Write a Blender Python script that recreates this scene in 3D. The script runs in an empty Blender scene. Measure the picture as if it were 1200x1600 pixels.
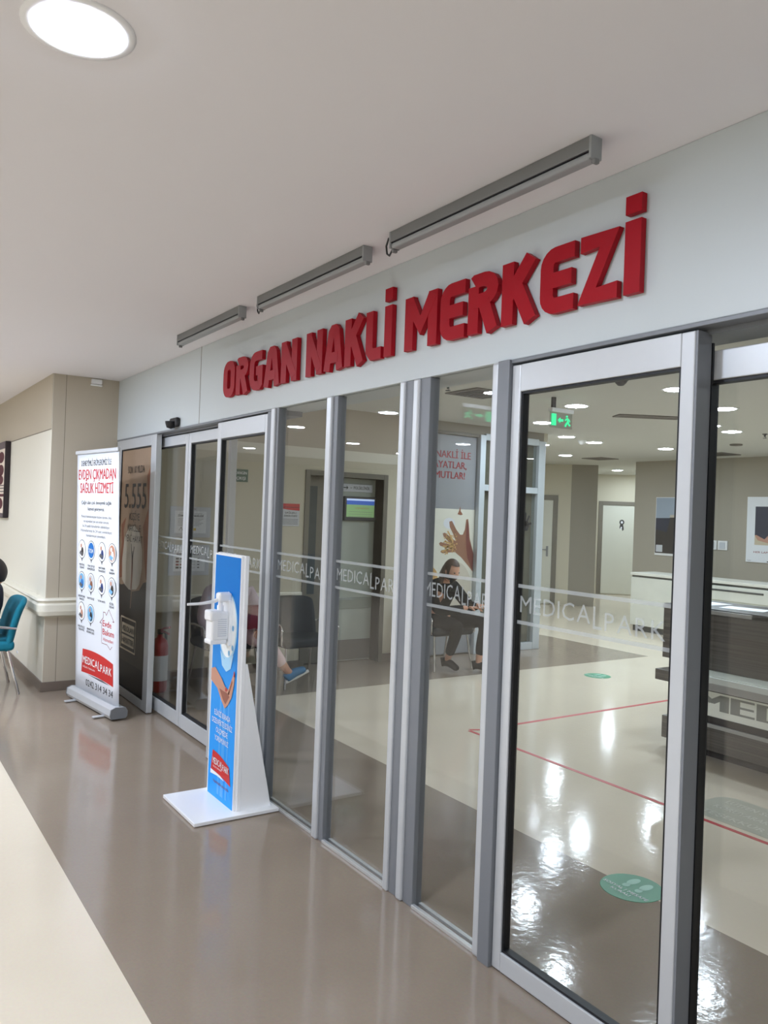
import bpy, bmesh, math, random
from mathutils import Vector, Matrix

random.seed(7)
SC = bpy.context.scene
COL = SC.collection

# ------------------------------------------------------------------ camera
CAM_LOC = Vector((0.0, -1.989, 1.62))
R_ = Vector((0.558026, 0.829010, 0.036728))
D_ = Vector((0.017470, 0.032514, -0.999319))
F_ = Vector((-0.829640, 0.558287, 0.003661))
cam = bpy.data.cameras.new('camera')
cam.sensor_fit = 'VERTICAL'
cam.sensor_height = 36.0
cam.lens = 1246.84 / 1600 * 36.0
cam.clip_start = 0.05
cam.clip_end = 100
cob = bpy.data.objects.new('camera', cam)
COL.objects.link(cob)
m = Matrix.Identity(4)
for r in range(3):
    m[r][0], m[r][1], m[r][2], m[r][3] = R_[r], -D_[r], -F_[r], CAM_LOC[r]
cob.matrix_world = m
SC.camera = cob

# ------------------------------------------------------------------ world + exposure
w = bpy.data.worlds.new('world')
SC.world = w
w.use_nodes = True
w.node_tree.nodes['Background'].inputs[0].default_value = (0.9, 0.95, 1.0, 1)
w.node_tree.nodes['Background'].inputs[1].default_value = 0.05
SC.view_settings.view_transform = 'Standard'
SC.view_settings.look = 'None'
SC.view_settings.gamma = 1.0
SC.view_settings.use_curve_mapping = False
SC.view_settings.exposure = 0.0
LAMP_OUT = 358.0     # emission of the corridor downlights
LAMP_IN = 150.0      # emission of the hall downlights
try:
    SC.cycles.use_denoising = True
    SC.cycles.max_bounces = 12
    SC.cycles.diffuse_bounces = 5
    SC.cycles.glossy_bounces = 5
    SC.cycles.transparent_max_bounces = 24
    SC.cycles.sample_clamp_indirect = 6.0
    SC.cycles.caustics_reflective = False
    SC.cycles.caustics_refractive = False
except Exception:
    pass

ZC = 2.73          # ceiling height
XL = -7.30         # left wall of the hall
YB = 9.65          # back wall of the hall

# ------------------------------------------------------------------ materials
def lin(c):
    return tuple((v / 255 / 12.92) if v / 255 <= 0.04045 else ((v / 255 + 0.055) / 1.055) ** 2.4 for v in c)

def rgba(c):
    return (*lin(c), 1.0)

MATS = {}

def mat(name, col, rough=0.5, metal=0.0, var=0.04, scale=6.0, bump=0.0, bscale=40.0, spec=0.5, emit=None, estr=0.0, coat=0.0):
    if name in MATS:
        return MATS[name]
    mt = bpy.data.materials.new(name)
    mt.use_nodes = True
    nt = mt.node_tree
    b = nt.nodes['Principled BSDF']
    b.inputs['Roughness'].default_value = rough
    b.inputs['Metallic'].default_value = metal
    b.inputs['Specular IOR Level'].default_value = spec
    b.inputs['Coat Weight'].default_value = coat
    c = lin(col)
    tc = nt.nodes.new('ShaderNodeTexCoord')
    nz = nt.nodes.new('ShaderNodeTexNoise')
    nz.inputs['Scale'].default_value = scale
    nz.inputs['Detail'].default_value = 3
    nt.links.new(tc.outputs['Object'], nz.inputs['Vector'])
    mx = nt.nodes.new('ShaderNodeMix')
    mx.data_type = 'RGBA'
    mx.inputs[6].default_value = (*[v * (1 - var) for v in c], 1)
    mx.inputs[7].default_value = (*[min(1, v * (1 + var)) for v in c], 1)
    nt.links.new(nz.outputs['Fac'], mx.inputs[0])
    nt.links.new(mx.outputs[2], b.inputs['Base Color'])
    if bump > 0:
        n2 = nt.nodes.new('ShaderNodeTexNoise')
        n2.inputs['Scale'].default_value = bscale
        n2.inputs['Detail'].default_value = 3
        nt.links.new(tc.outputs['Object'], n2.inputs['Vector'])
        bp = nt.nodes.new('ShaderNodeBump')
        bp.inputs['Strength'].default_value = bump
        bp.inputs['Distance'].default_value = 0.01
        nt.links.new(n2.outputs['Fac'], bp.inputs['Height'])
        nt.links.new(bp.outputs['Normal'], b.inputs['Normal'])
    if emit is not None:
        b.inputs['Emission Color'].default_value = rgba(emit)
        b.inputs['Emission Strength'].default_value = estr
    MATS[name] = mt
    return mt

def lamp_mat(name, col, strength):
    mt = bpy.data.materials.new(name)
    mt.use_nodes = True
    nt = mt.node_tree
    nt.nodes.clear()
    o = nt.nodes.new('ShaderNodeOutputMaterial')
    e = nt.nodes.new('ShaderNodeEmission')
    e.inputs[0].default_value = (*col, 1)
    e.inputs[1].default_value = strength
    nt.links.new(e.outputs[0], o.inputs[0])
    MATS[name] = mt
    return mt

def glass_mat(name, tint, f0=0.05):
    mt = bpy.data.materials.new(name)
    mt.use_nodes = True
    nt = mt.node_tree
    nt.nodes.clear()
    N, L = nt.nodes, nt.links
    o = N.new('ShaderNodeOutputMaterial')
    tr = N.new('ShaderNodeBsdfTransparent')
    tr.inputs[0].default_value = (*tint, 1)
    gl = N.new('ShaderNodeBsdfGlossy')
    gl.inputs['Roughness'].default_value = 0.0
    geo = N.new('ShaderNodeNewGeometry')
    dt = N.new('ShaderNodeVectorMath'); dt.operation = 'DOT_PRODUCT'
    L.new(geo.outputs['Normal'], dt.inputs[0]); L.new(geo.outputs['Incoming'], dt.inputs[1])
    ab = N.new('ShaderNodeMath'); ab.operation = 'ABSOLUTE'; L.new(dt.outputs['Value'], ab.inputs[0])
    sb = N.new('ShaderNodeMath'); sb.operation = 'SUBTRACT'; sb.inputs[0].default_value = 1; L.new(ab.outputs[0], sb.inputs[1])
    pw = N.new('ShaderNodeMath'); pw.operation = 'POWER'; pw.inputs[1].default_value = 5; L.new(sb.outputs[0], pw.inputs[0])
    ml = N.new('ShaderNodeMath'); ml.operation = 'MULTIPLY_ADD'; ml.inputs[1].default_value = 1 - f0; ml.inputs[2].default_value = f0
    L.new(pw.outputs[0], ml.inputs[0])
    mx = N.new('ShaderNodeMixShader')
    L.new(ml.outputs[0], mx.inputs[0]); L.new(tr.outputs[0], mx.inputs[1]); L.new(gl.outputs[0], mx.inputs[2])
    L.new(mx.outputs[0], o.inputs[0])
    MATS[name] = mt
    return mt

def frosted_mat(name, col, alpha):
    mt = mat(name, col, 0.6)
    mt.node_tree.nodes['Principled BSDF'].inputs['Alpha'].default_value = alpha
    return mt

def floor_mat():
    mt = bpy.data.materials.new('vinyl_floor')
    mt.use_nodes = True
    nt = mt.node_tree
    N, L = nt.nodes, nt.links
    b = N['Principled BSDF']
    tc = N.new('ShaderNodeTexCoord')
    sp = N.new('ShaderNodeSeparateXYZ')
    L.new(tc.outputs['Object'], sp.inputs[0])
    def cmp(sock, op, v):
        n = N.new('ShaderNodeMath'); n.operation = op
        L.new(sock, n.inputs[0]); n.inputs[1].default_value = v
        return n.outputs[0]
    def mul(a, c):
        n = N.new('ShaderNodeMath'); n.operation = 'MULTIPLY'
        L.new(a, n.inputs[0]); L.new(c, n.inputs[1]); return n.outputs[0]
    def mxm(a, c):
        n = N.new('ShaderNodeMath'); n.operation = 'MAXIMUM'
        L.new(a, n.inputs[0]); L.new(c, n.inputs[1]); return n.outputs[0]
    X, Y = sp.outputs[0], sp.outputs[1]
    strip = mul(cmp(Y, 'GREATER_THAN', -1.145), cmp(Y, 'LESS_THAN', 0.968))
    side = mul(mul(cmp(X, 'LESS_THAN', -6.30), cmp(Y, 'LESS_THAN', 6.25)), cmp(Y, 'GREATER_THAN', 0.0))
    taupe = mxm(strip, side)
    nz = N.new('ShaderNodeTexNoise'); nz.inputs['Scale'].default_value = 2.2; nz.inputs['Detail'].default_value = 5
    L.new(tc.outputs['Object'], nz.inputs['Vector'])
    fine = N.new('ShaderNodeTexNoise'); fine.inputs['Scale'].default_value = 90; fine.inputs['Detail'].default_value = 2
    L.new(tc.outputs['Object'], fine.inputs['Vector'])
    def two(c1, c2):
        n = N.new('ShaderNodeMix'); n.data_type = 'RGBA'
        n.inputs[6].default_value = rgba(c1); n.inputs[7].default_value = rgba(c2)
        L.new(nz.outputs['Fac'], n.inputs[0]); return n.outputs[2]
    ta = two((138, 124, 109), (148, 134, 119))
    be = two((214, 201, 180), (222, 210, 190))
    n = N.new('ShaderNodeMix'); n.data_type = 'RGBA'
    L.new(taupe, n.inputs[0]); L.new(be, n.inputs[6]); L.new(ta, n.inputs[7])
    n2 = N.new('ShaderNodeMix'); n2.data_type = 'RGBA'; n2.blend_type = 'SOFT_LIGHT'
    n2.inputs[0].default_value = 0.12
    L.new(n.outputs[2], n2.inputs[6]); L.new(fine.outputs['Color'], n2.inputs[7])
    L.new(n2.outputs[2], b.inputs['Base Color'])
    b.inputs['Roughness'].default_value = 0.11
    b.inputs['Specular IOR Level'].default_value = 0.32
    wv = N.new('ShaderNodeTexNoise'); wv.inputs['Scale'].default_value = 24; wv.inputs['Detail'].default_value = 3
    L.new(tc.outputs['Object'], wv.inputs['Vector'])
    bp = N.new('ShaderNodeBump'); bp.inputs['Strength'].default_value = 0.085; bp.inputs['Distance'].default_value = 0.008
    L.new(wv.outputs['Fac'], bp.inputs['Height'])
    L.new(bp.outputs['Normal'], b.inputs['Normal'])
    MATS['floor'] = mt
    return mt

def wood_mat(name, c1, c2, rough=0.4, stretch=(0.6, 30, 60)):
    mt = bpy.data.materials.new(name)
    mt.use_nodes = True
    nt = mt.node_tree
    N, L = nt.nodes, nt.links
    b = N['Principled BSDF']
    b.inputs['Roughness'].default_value = rough
    tc = N.new('ShaderNodeTexCoord')
    mp = N.new('ShaderNodeMapping'); mp.inputs['Scale'].default_value = stretch
    L.new(tc.outputs['Object'], mp.inputs['Vector'])
    nz = N.new('ShaderNodeTexNoise'); nz.inputs['Scale'].default_value = 1.0; nz.inputs['Detail'].default_value = 4
    L.new(mp.outputs[0], nz.inputs['Vector'])
    rp = N.new('ShaderNodeValToRGB')
    rp.color_ramp.elements[0].position = 0.3; rp.color_ramp.elements[0].color = rgba(c1)
    rp.color_ramp.elements[1].position = 0.7; rp.color_ramp.elements[1].color = rgba(c2)
    L.new(nz.outputs['Fac'], rp.inputs[0]); L.new(rp.outputs[0], b.inputs['Base Color'])
    MATS[name] = mt
    return mt

floor_mat()
mat('ceiling', (233, 230, 233), 0.9, var=0.01, scale=1.5)
mat('fascia', (199, 206, 208), 0.42, var=0.01, scale=1.0)
mat('cream_cladding', (226, 222, 208), 0.45, var=0.015, scale=1.2)
mat('beige_paint_and_shade', (186, 176, 158), 0.7, var=0.02, scale=1.5)
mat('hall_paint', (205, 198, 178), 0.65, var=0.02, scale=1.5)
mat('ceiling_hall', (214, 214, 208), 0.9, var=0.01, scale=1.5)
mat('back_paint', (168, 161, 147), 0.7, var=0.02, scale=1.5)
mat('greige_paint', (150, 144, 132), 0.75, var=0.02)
mat('joint', (120, 112, 100), 0.8)
mat('skirt', (116, 104, 94), 0.35)
mat('rail_cream', (232, 228, 212), 0.35, var=0.01)
mat('alu', (205, 208, 211), 0.38, metal=0.3, var=0.02, scale=30)
mat('alu_dark_and_shaded', (126, 129, 134), 0.45, metal=0.1, var=0.02, scale=30)
mat('alu_bright', (235, 238, 240), 0.25, metal=0.7, var=0.01)
mat('steel_frame', (206, 214, 220), 0.35, metal=0.3, var=0.02)
mat('gasket', (14, 15, 20), 0.5)
mat('chrome', (225, 225, 228), 0.08, metal=1.0, var=0.0)
mat('black_plastic', (22, 22, 26), 0.4)
mat('dark_plastic', (60, 60, 62), 0.5)
mat('white_plastic', (240, 240, 240), 0.3, var=0.01)
mat('white_gloss', (244, 245, 247), 0.15, var=0.01)
mat('red_sign', (160, 3, 24), 0.5, var=0.03, spec=0.25)
mat('red_print', (205, 30, 34), 0.5)
mat('logo_red', (206, 40, 40), 0.5)
mat('ink', (28, 28, 34), 0.6)
mat('ink_grey', (96, 96, 100), 0.6)
mat('ink_maroon', (128, 40, 50), 0.6)
mat('paper', (238, 241, 246), 0.6, var=0.01)
mat('paper_grey', (205, 208, 214), 0.6, var=0.01)
mat('banner_white', (232, 236, 244), 0.45, var=0.02, scale=3)
mat('blue_top', (0, 112, 196), 0.3)
mat('blue_mid', (40, 150, 235), 0.3)
mat('blue_low', (60, 168, 248), 0.3)
mat('sky_print', (168, 216, 246), 0.3)
mat('white_print', (246, 250, 252), 0.4)
mat('skin_print', (200, 146, 122), 0.5)
mat('skin_print_dark', (150, 92, 74), 0.5)
mat('nail_print', (186, 60, 60), 0.4)
mat('pale_blue_print', (120, 180, 222), 0.5)
mat('navy_print', (32, 56, 120), 0.5)
mat('film_brown', (158, 132, 108), 0.45, var=0.15, scale=3)
mat('film_rust', (136, 84, 58), 0.45, var=0.15, scale=5)
mat('film_pale', (196, 188, 172), 0.45, var=0.06)
mat('film_dark', (52, 44, 40), 0.4, var=0.1)
mat('film_black', (20, 19, 22), 0.4)
mat('film_cream', (206, 192, 166), 0.5)
mat('tape_red', (186, 52, 58), 0.45)
mat('green_sticker', (36, 142, 100), 0.4)
mat('pale_green', (150, 205, 182), 0.4)
mat('mat_sticker', (176, 174, 158), 0.4)
mat('mat_text', (206, 205, 192), 0.4)
mat('lamp_housing', (124, 125, 125), 0.5, var=0.02)
mat('lamp_cover', (152, 155, 156), 0.4, var=0.02)
mat('lamp_trim', (246, 246, 248), 0.6)
mat('vent_grey', (120, 114, 106), 0.6)
mat('door_leaf', (214, 214, 202), 0.45)
mat('door_frame', (112, 106, 94), 0.5)
mat('door_leaf_grey', (172, 178, 168), 0.45)
mat('kick_plate', (104, 100, 96), 0.4)
mat('bumper', (140, 146, 136), 0.45)
mat('vision_dark', (62, 74, 78), 0.15)
mat('exit_green', (20, 150, 100), 0.4, emit=(40, 255, 170), estr=0.9)
mat('exit_face', (150, 190, 170), 0.3)
mat('sign_green', (22, 84, 66), 0.4)
mat('screen_blue', (40, 80, 160), 0.3, emit=(70, 110, 200), estr=0.5)
mat('screen_green', (130, 170, 120), 0.3, emit=(150, 190, 130), estr=0.35)
mat('screen_light', (190, 210, 250), 0.3, emit=(190, 210, 255), estr=0.6)
mat('screen_orange', (190, 120, 70), 0.4)
mat('extinguisher_red', (176, 22, 30), 0.3)
mat('fabric_black', (16, 16, 18), 0.9, var=0.12, scale=60, spec=0.1)
mat('leather_black', (30, 33, 36), 0.6, var=0.06, spec=0.3)
mat('teal_fabric', (0, 112, 134), 0.85, var=0.08, scale=50, bump=0.15, bscale=300)
mat('skin', (200, 150, 124), 0.5, var=0.03)
mat('hair_dark', (26, 20, 20), 0.55, var=0.2, scale=60)
mat('hair_brown', (70, 48, 34), 0.55, var=0.2, scale=60)
mat('hoodie', (196, 178, 190), 0.85, var=0.14, scale=18, bump=0.4, bscale=24)
mat('maroon_cloth', (116, 20, 40), 0.8)
mat('navy_cloth', (28, 32, 46), 0.85)
mat('pink_trousers', (218, 190, 190), 0.85)
mat('shoe_blue', (70, 120, 160), 0.6)
mat('shoe_white', (232, 230, 226), 0.5)
mat('mask_black', (16, 16, 19), 0.8, spec=0.1)
mat('eye_dark', (30, 22, 20), 0.3)
mat('lip', (150, 82, 76), 0.5)
mat('counter_white', (214, 214, 204), 0.35, var=0.06, scale=8)
mat('counter_top', (222, 220, 210), 0.3)
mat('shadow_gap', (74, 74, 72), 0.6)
mat('desk_ledge', (206, 208, 196), 0.3)
mat('desk_edge', (214, 220, 216), 0.3)
mat('desk_metal', (166, 166, 164), 0.35, metal=0.4)
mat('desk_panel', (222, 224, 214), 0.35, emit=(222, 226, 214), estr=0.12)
mat('desk_letter', (150, 152, 146), 0.4, metal=0.2)
wood_mat('desk_wood', (70, 65, 60), (104, 98, 91), 0.4, (1.0, 1.0, 70))
wood_mat('desk_dark', (44, 38, 35), (60, 54, 50), 0.45, (1.0, 1.0, 60))
mat('desk_top_dark', (52, 50, 49), 0.35)
mat('art_maroon', (84, 32, 40), 0.7)
mat('art_cream', (226, 212, 196), 0.7)
mat('art_grey', (104, 92, 94), 0.7)
mat('art_edge', (40, 30, 34), 0.7)
mat('pic_blue', (158, 172, 190), 0.4)
mat('pic_navy', (30, 40, 66), 0.4)
mat('pic_dark', (44, 40, 40), 0.4)
mat('pic_skin', (196, 146, 126), 0.4)
mat('poster_grey', (140, 142, 146), 0.45, var=0.05, scale=2)
mat('poster_cream', (214, 212, 198), 0.45, var=0.05, scale=3)
mat('poster_brown', (140, 96, 72), 0.5, var=0.15, scale=9)
mat('poster_orange', (196, 156, 96), 0.5, var=0.2, scale=40)
mat('poster_maroon', (110, 50, 42), 0.5, var=0.1)
mat('poster_red', (150, 34, 40), 0.5)
mat('yellow_print', (216, 186, 70), 0.5)
glass_mat('glass', (0.975, 0.977, 0.975), 0.045)
glass_mat('glass_hall', (0.80, 0.82, 0.80), 0.05)
frosted_mat('frost', (190, 194, 194), 0.5)
lamp_mat('lamp_corridor', (0.84, 0.94, 1.12), LAMP_OUT)
lamp_mat('lamp_hall', (0.82, 0.97, 1.10), LAMP_IN)

# ------------------------------------------------------------------ mesh builder
class MB:
    def __init__(self):
        self.v, self.f, self.mi, self.mats, self.sm = [], [], [], [], []

    def slot(self, name):
        if name not in self.mats:
            self.mats.append(name)
        return self.mats.index(name)

    def add(self, verts, faces, mname, M=None, smooth=False):
        o = len(self.v)
        for p in verts:
            p = Vector(p)
            self.v.append(M @ p if M is not None else p)
        s = self.slot(mname)
        for f in faces:
            self.f.append([i + o for i in f]); self.mi.append(s); self.sm.append(smooth)
        return self

    def bm(self, bm, mname, M=None, smooth=False):
        bm.verts.index_update()
        self.add([v.co.copy() for v in bm.verts], [[v.index for v in f.verts] for f in bm.faces], mname, M, smooth)
        bm.free()
        return self

    def box(self, x0, y0, z0, x1, y1, z1, mname, bev=0.0, seg=2, M=None):
        x0, x1 = sorted((x0, x1)); y0, y1 = sorted((y0, y1)); z0, z1 = sorted((z0, z1))
        bm = bmesh.new()
        bmesh.ops.create_cube(bm, size=1)
        for v in bm.verts:
            v.co = Vector(((x0 + x1) / 2 + v.co.x * (x1 - x0), (y0 + y1) / 2 + v.co.y * (y1 - y0), (z0 + z1) / 2 + v.co.z * (z1 - z0)))
        bev = min(bev, 0.45 * min(x1 - x0, y1 - y0, z1 - z0))
        if bev > 0:
            bmesh.ops.bevel(bm, geom=bm.edges[:], offset=bev, segments=seg, affect='EDGES', profile=0.5)
        return self.bm(bm, mname, M)

    def prism(self, pts, axis, a, b, mname, M=None):
        """polygon pts in the two other axes extruded along axis from a to b"""
        n = len(pts)
        def mk(p, t):
            q = list(p); q.insert('xyz'.index(axis), t); return q
        vs = [mk(p, a) for p in pts] + [mk(p, b) for p in pts]
        fs = [list(range(n))[::-1], list(range(n, 2 * n))] + [[i, (i + 1) % n, n + (i + 1) % n, n + i] for i in range(n)]
        return self.add(vs, fs, mname, M)

    def tube(self, path, r, mname, seg=10, M=None, caps=True):
        path = [Vector(p) for p in path]
        rr = r if isinstance(r, (list, tuple)) else [r] * len(path)
        vs, fs = [], []
        up = None
        for i, p in enumerate(path):
            t = (path[min(i + 1, len(path) - 1)] - path[max(i - 1, 0)]).normalized()
            if up is None:
                up = t.orthogonal().normalized()
            else:
                up = (up - t * up.dot(t))
                up = up.normalized() if up.length > 1e-6 else t.orthogonal().normalized()
            s = t.cross(up)
            for k in range(seg):
                a = 2 * math.pi * k / seg
                vs.append(p + (up * math.cos(a) + s * math.sin(a)) * rr[i])
        n = len(path)
        for i in range(n - 1):
            for k in range(seg):
                k2 = (k + 1) % seg
                fs.append([i * seg + k, i * seg + k2, (i + 1) * seg + k2, (i + 1) * seg + k])
        self.add(vs, fs, mname, M, smooth=True)
        if caps:
            self.add(vs[:seg], [list(range(seg))[::-1]], mname, M)
            self.add(vs[-seg:], [list(range(seg))], mname, M)
        return self

    def lathe(self, prof, c, mname, seg=28, axis='z', M=None, smooth=True):
        vs, fs = [], []
        for (r, h) in prof:
            for k in range(seg):
                a = 2 * math.pi * k / seg
                p = (r * math.cos(a), r * math.sin(a), h)
                if axis == 'x': p = (p[2], p[0], p[1])
                if axis == 'y': p = (p[0], p[2], p[1])
                vs.append(Vector(p) + Vector(c))
        for i in range(len(prof) - 1):
            for k in range(seg):
                k2 = (k + 1) % seg
                fs.append([i * seg + k, i * seg + k2, (i + 1) * seg + k2, (i + 1) * seg + k])
        return self.add(vs, fs, mname, M, smooth)

    def build(self, name, parent=None, loc=None, smooth_angle=None):
        me = bpy.data.meshes.new(name)
        me.from_pydata([tuple(p) for p in self.v], [], self.f)
        for mn in self.mats:
            me.materials.append(MATS[mn])
        for p, i, s in zip(me.polygons, self.mi, self.sm):
            p.material_index = i
            p.use_smooth = s
        bm = bmesh.new(); bm.from_mesh(me)
        bmesh.ops.recalc_face_normals(bm, faces=[f for f in bm.faces])
        bm.to_mesh(me); bm.free()
        o = bpy.data.objects.new(name, me)
        COL.objects.link(o)
        if parent is not None:
            o.parent = parent
        if loc is not None:
            o.location = loc
        return o

def tag(o, label, cat, group=None, kind=None):
    o['label'] = label
    o['category'] = cat
    if group: o['group'] = group
    if kind: o['kind'] = kind
    return o

def thing(name, label, cat, loc=(0, 0, 0), rz=0.0, group=None, kind=None):
    o = bpy.data.objects.new(name, None)
    o.empty_display_size = 0.1
    COL.objects.link(o)
    o.location = loc
    o.rotation_euler = (0, 0, rz)
    return tag(o, label, cat, group, kind)

def copy_tree(o, parent=None):
    c = o.copy()
    COL.objects.link(c)
    if parent is not None:
        c.parent = parent
    for ch in [x for x in bpy.data.objects if x.parent == o]:
        copy_tree(ch, c)
    return c

# ------------------------------------------------------------------ text and flat prints
TXT = {}

def text_geo(s, bold=0.0):
    key = (s, round(bold, 4))
    if key not in TXT:
        cu = bpy.data.curves.new('lettering', 'FONT')
        cu.body = s
        cu.size = 1.0
        cu.resolution_u = 2
        cu.offset = bold
        o = bpy.data.objects.new('lettering', cu)
        COL.objects.link(o)
        dg = bpy.context.evaluated_depsgraph_get()
        dg.update()
        me = bpy.data.meshes.new_from_object(o.evaluated_get(dg))
        vs = [tuple(v.co[:2]) for v in me.vertices]
        fs = [list(p.vertices) for p in me.polygons]
        bpy.data.objects.remove(o); bpy.data.curves.remove(cu); bpy.data.meshes.remove(me)
        TXT[key] = (vs, fs)
    return TXT[key]

class Plane:
    """a flat print surface: origin, unit right vector, unit up vector"""
    def __init__(self, o, ux, uy):
        self.o, self.ux, self.uy = Vector(o), Vector(ux).normalized(), Vector(uy).normalized()
        self.n = self.ux.cross(self.uy)
    def at(self, u, v, k=0):
        return self.o + self.ux * u + self.uy * v + self.n * (0.0008 * k)
    def poly(self, mb, pts, mname, k=1):
        return mb.add([self.at(u, v, k) for u, v in pts], [list(range(len(pts)))], mname)
    def rect(self, mb, u0, v0, u1, v1, mname, k=1):
        return self.poly(mb, [(u0, v0), (u1, v0), (u1, v1), (u0, v1)], mname, k)
    def ell(self, mb, u, v, ru, rv, mname, k=1, n=24, a0=0, a1=2 * math.pi):
        return self.poly(mb, [(u + ru * math.cos(a0 + (a1 - a0) * i / n), v + rv * math.sin(a0 + (a1 - a0) * i / n)) for i in range(n + (0 if abs(a1 - a0 - 2 * math.pi) < 1e-6 else 1))], mname, k)
    def line(self, mb, pts, w, mname, k=1):
        for (a, b), (c, d) in zip(pts, pts[1:]):
            L = math.hypot(c - a, d - b) or 1e-6
            nx, ny = -(d - b) / L * w / 2, (c - a) / L * w / 2
            self.poly(mb, [(a + nx, b + ny), (a - nx, b - ny), (c - nx, d - ny), (c + nx, d + ny)], mname, k)
    def text(self, mb, s, u, v, cap, mname, k=2, width=None, align='c', bold=0.0, shear=0.0):
        vs, fs = text_geo(s)
        if not vs:
            return
        x0 = min(p[0] for p in vs); x1 = max(p[0] for p in vs)
        sc = cap / 0.727
        sx = sc if width is None else width / (x1 - x0)
        off = {'c': -(x0 + x1) / 2, 'l': -x0, 'r': -x1}[align]
        for i, d in enumerate((0.0,) if bold <= 0 else (-1.0, 0.0, 1.0)):
            mb.add([self.at(u + (x + off) * sx + d * bold * 1.6 * sc, v + y * sc, k + .3 * i) for x, y in vs], fs, mname)

def ribbon(pts, w, closed=False):
    """mitred stroke outline: left and right 2D points along the stroke"""
    P = []
    for p in pts:
        p = Vector((p[0], p[1]))
        if not P or (p - P[-1]).length > 1e-4:
            P.append(p)
    if closed and (P[0] - P[-1]).length < 1e-4:
        P.pop()
    n = len(P)
    out = []
    for i in range(n):
        a = P[i - 1] if (i > 0 or closed) else None
        c = P[(i + 1) % n] if (i < n - 1 or closed) else None
        d1 = (P[i] - a).normalized() if a is not None else None
        d2 = (c - P[i]).normalized() if c is not None else None
        d1 = d1 or d2; d2 = d2 or d1
        n1 = Vector((-d1.y, d1.x)); n2 = Vector((-d2.y, d2.x))
        mm = (n1 + n2)
        mm = mm.normalized() if mm.length > 1e-6 else n1
        k = min(1.5, 1 / max(0.3, mm.dot(n1)))
        out.append((P[i] + mm * w / 2 * k, P[i] - mm * w / 2 * k))
    return out

def strip(mb, out, closed, fn, y0, y1, mname):
    """one extruded stroke: fn maps 2D to (x, z)"""
    vs, fs = [], []
    for (a, c) in out:
        for p in (a, c):
            x, z = fn(p)
            vs += [(x, y0, z), (x, y1, z)]
    n = len(out)
    for i in range(n if closed else n - 1):
        j = (i + 1) % n
        a, c = 4 * i, 4 * j
        fs += [[a, a + 2, c + 2, c], [a + 1, c + 1, c + 3, a + 3], [a, c, c + 1, a + 1], [a + 2, a + 3, c + 3, c + 2]]
    if not closed:
        e = 4 * (n - 1)
        fs += [[0, 1, 3, 2], [e, e + 2, e + 3, e + 1]]
    mb.add(vs, fs, mname)

def arc(cx, cy, rx, ry, a0, a1, n=8):
    return [(cx + rx * math.cos(math.radians(a0 + (a1 - a0) * i / n)), cy + ry * math.sin(math.radians(a0 + (a1 - a0) * i / n))) for i in range(n + 1)]

# ------------------------------------------------------------------ the shell
def struct(mb, name, label, cat):
    return tag(mb.build(name), label, cat, kind='structure')

b = MB()
b.box(-17, -9, -0.1, 2.6, 16, 0.0, 'floor')
fl = struct(b, 'floor', 'glossy vinyl floor with taupe strips and beige fields', 'floor')
b = MB()
b.box(-17, -9, ZC, 2.6, 0.21, ZC + 0.1, 'ceiling')
struct(b, 'ceiling', 'plain off-white plastered ceiling over the corridor', 'ceiling')
b = MB()
b.box(-17, 0.21, ZC, 2.6, 16, ZC + 0.1, 'ceiling_hall')
struct(b, 'ceiling', 'greyer plastered ceiling of the hall behind the glass', 'ceiling')

PX = -7.28
b = MB()   # stub wall carrying the left end of the shopfront; its end face has shade put into the colour
b.box(-17, -0.555, 0, PX, 0.22, ZC, 'cream_cladding', 0.004)
b.box(-17, -0.5585, 2.255, PX - 0.001, -0.555, ZC, 'beige_paint_and_shade')
b.box(PX, -0.552, 0.08, PX + 0.003, 0.0, ZC, 'beige_paint_and_shade')
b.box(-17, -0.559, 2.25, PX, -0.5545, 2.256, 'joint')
b.box(PX, -0.45, 0.08, PX + 0.0036, -0.446, ZC, 'joint')
struct(b, 'wall_left', 'cream clad corner wall behind the white roll-up banner', 'wall')
b = MB()
b.prism([(-0.555, 0), (-0.57, 0), (-0.565, 0.08), (-0.555, 0.08)], 'x', -17, PX + 0.012, 'skirt')
b.box(PX, -0.57, 0, PX + 0.014, -0.004, 0.08, 'skirt', 0.003)
struct(b, 'baseboard_left', 'taupe skirting around the foot of the cream corner wall', 'skirting')

# handrail wrapping the corner
b = MB()
def railprof(o):
    return [(0.0, 0.635), (o, 0.655), (o + 0.012, 0.69), (o + 0.012, 0.745), (o, 0.762), (o + 0.018, 0.785), (o + 0.01, 0.802), (0.0, 0.802)]
prof = railprof(0.055)
pth = [((-17, -0.556), (0, -1))]
for i in range(9):
    a = math.radians(-90 + 90 * i / 8)
    pth.append(((PX, -0.556), (math.cos(a), math.sin(a))))
pth.append(((PX, -0.12), (1, 0)))
vs, fs = [], []
n = len(prof)
for (c, d) in pth:
    for (o, z) in prof:
        vs.append((c[0] + d[0] * o, c[1] + d[1] * o, z))
for i in range(len(pth) - 1):
    for k in range(n):
        k2 = (k + 1) % n
        fs.append([i * n + k, i * n + k2, (i + 1) * n + k2, (i + 1) * n + k])
fs.append(list(range(n))); fs.append([(len(pth) - 1) * n + k for k in range(n)][::-1])
b.add(vs, fs, 'rail_cream')
tag(b.build('handrail'), 'cream moulded handrail wrapping the corner behind the teal chair', 'handrail')

# fascia
b = MB()
b.box(-7.28, 0.0, 2.2, 2.6, 0.22, ZC, 'fascia', 0.003)
b.box(-5.276, -0.0012, 2.2, -5.270, 0.001, ZC, 'joint')
struct(b, 'wall_front', 'pale grey fascia panel over the glass shopfront with red lettering', 'fascia')

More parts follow.
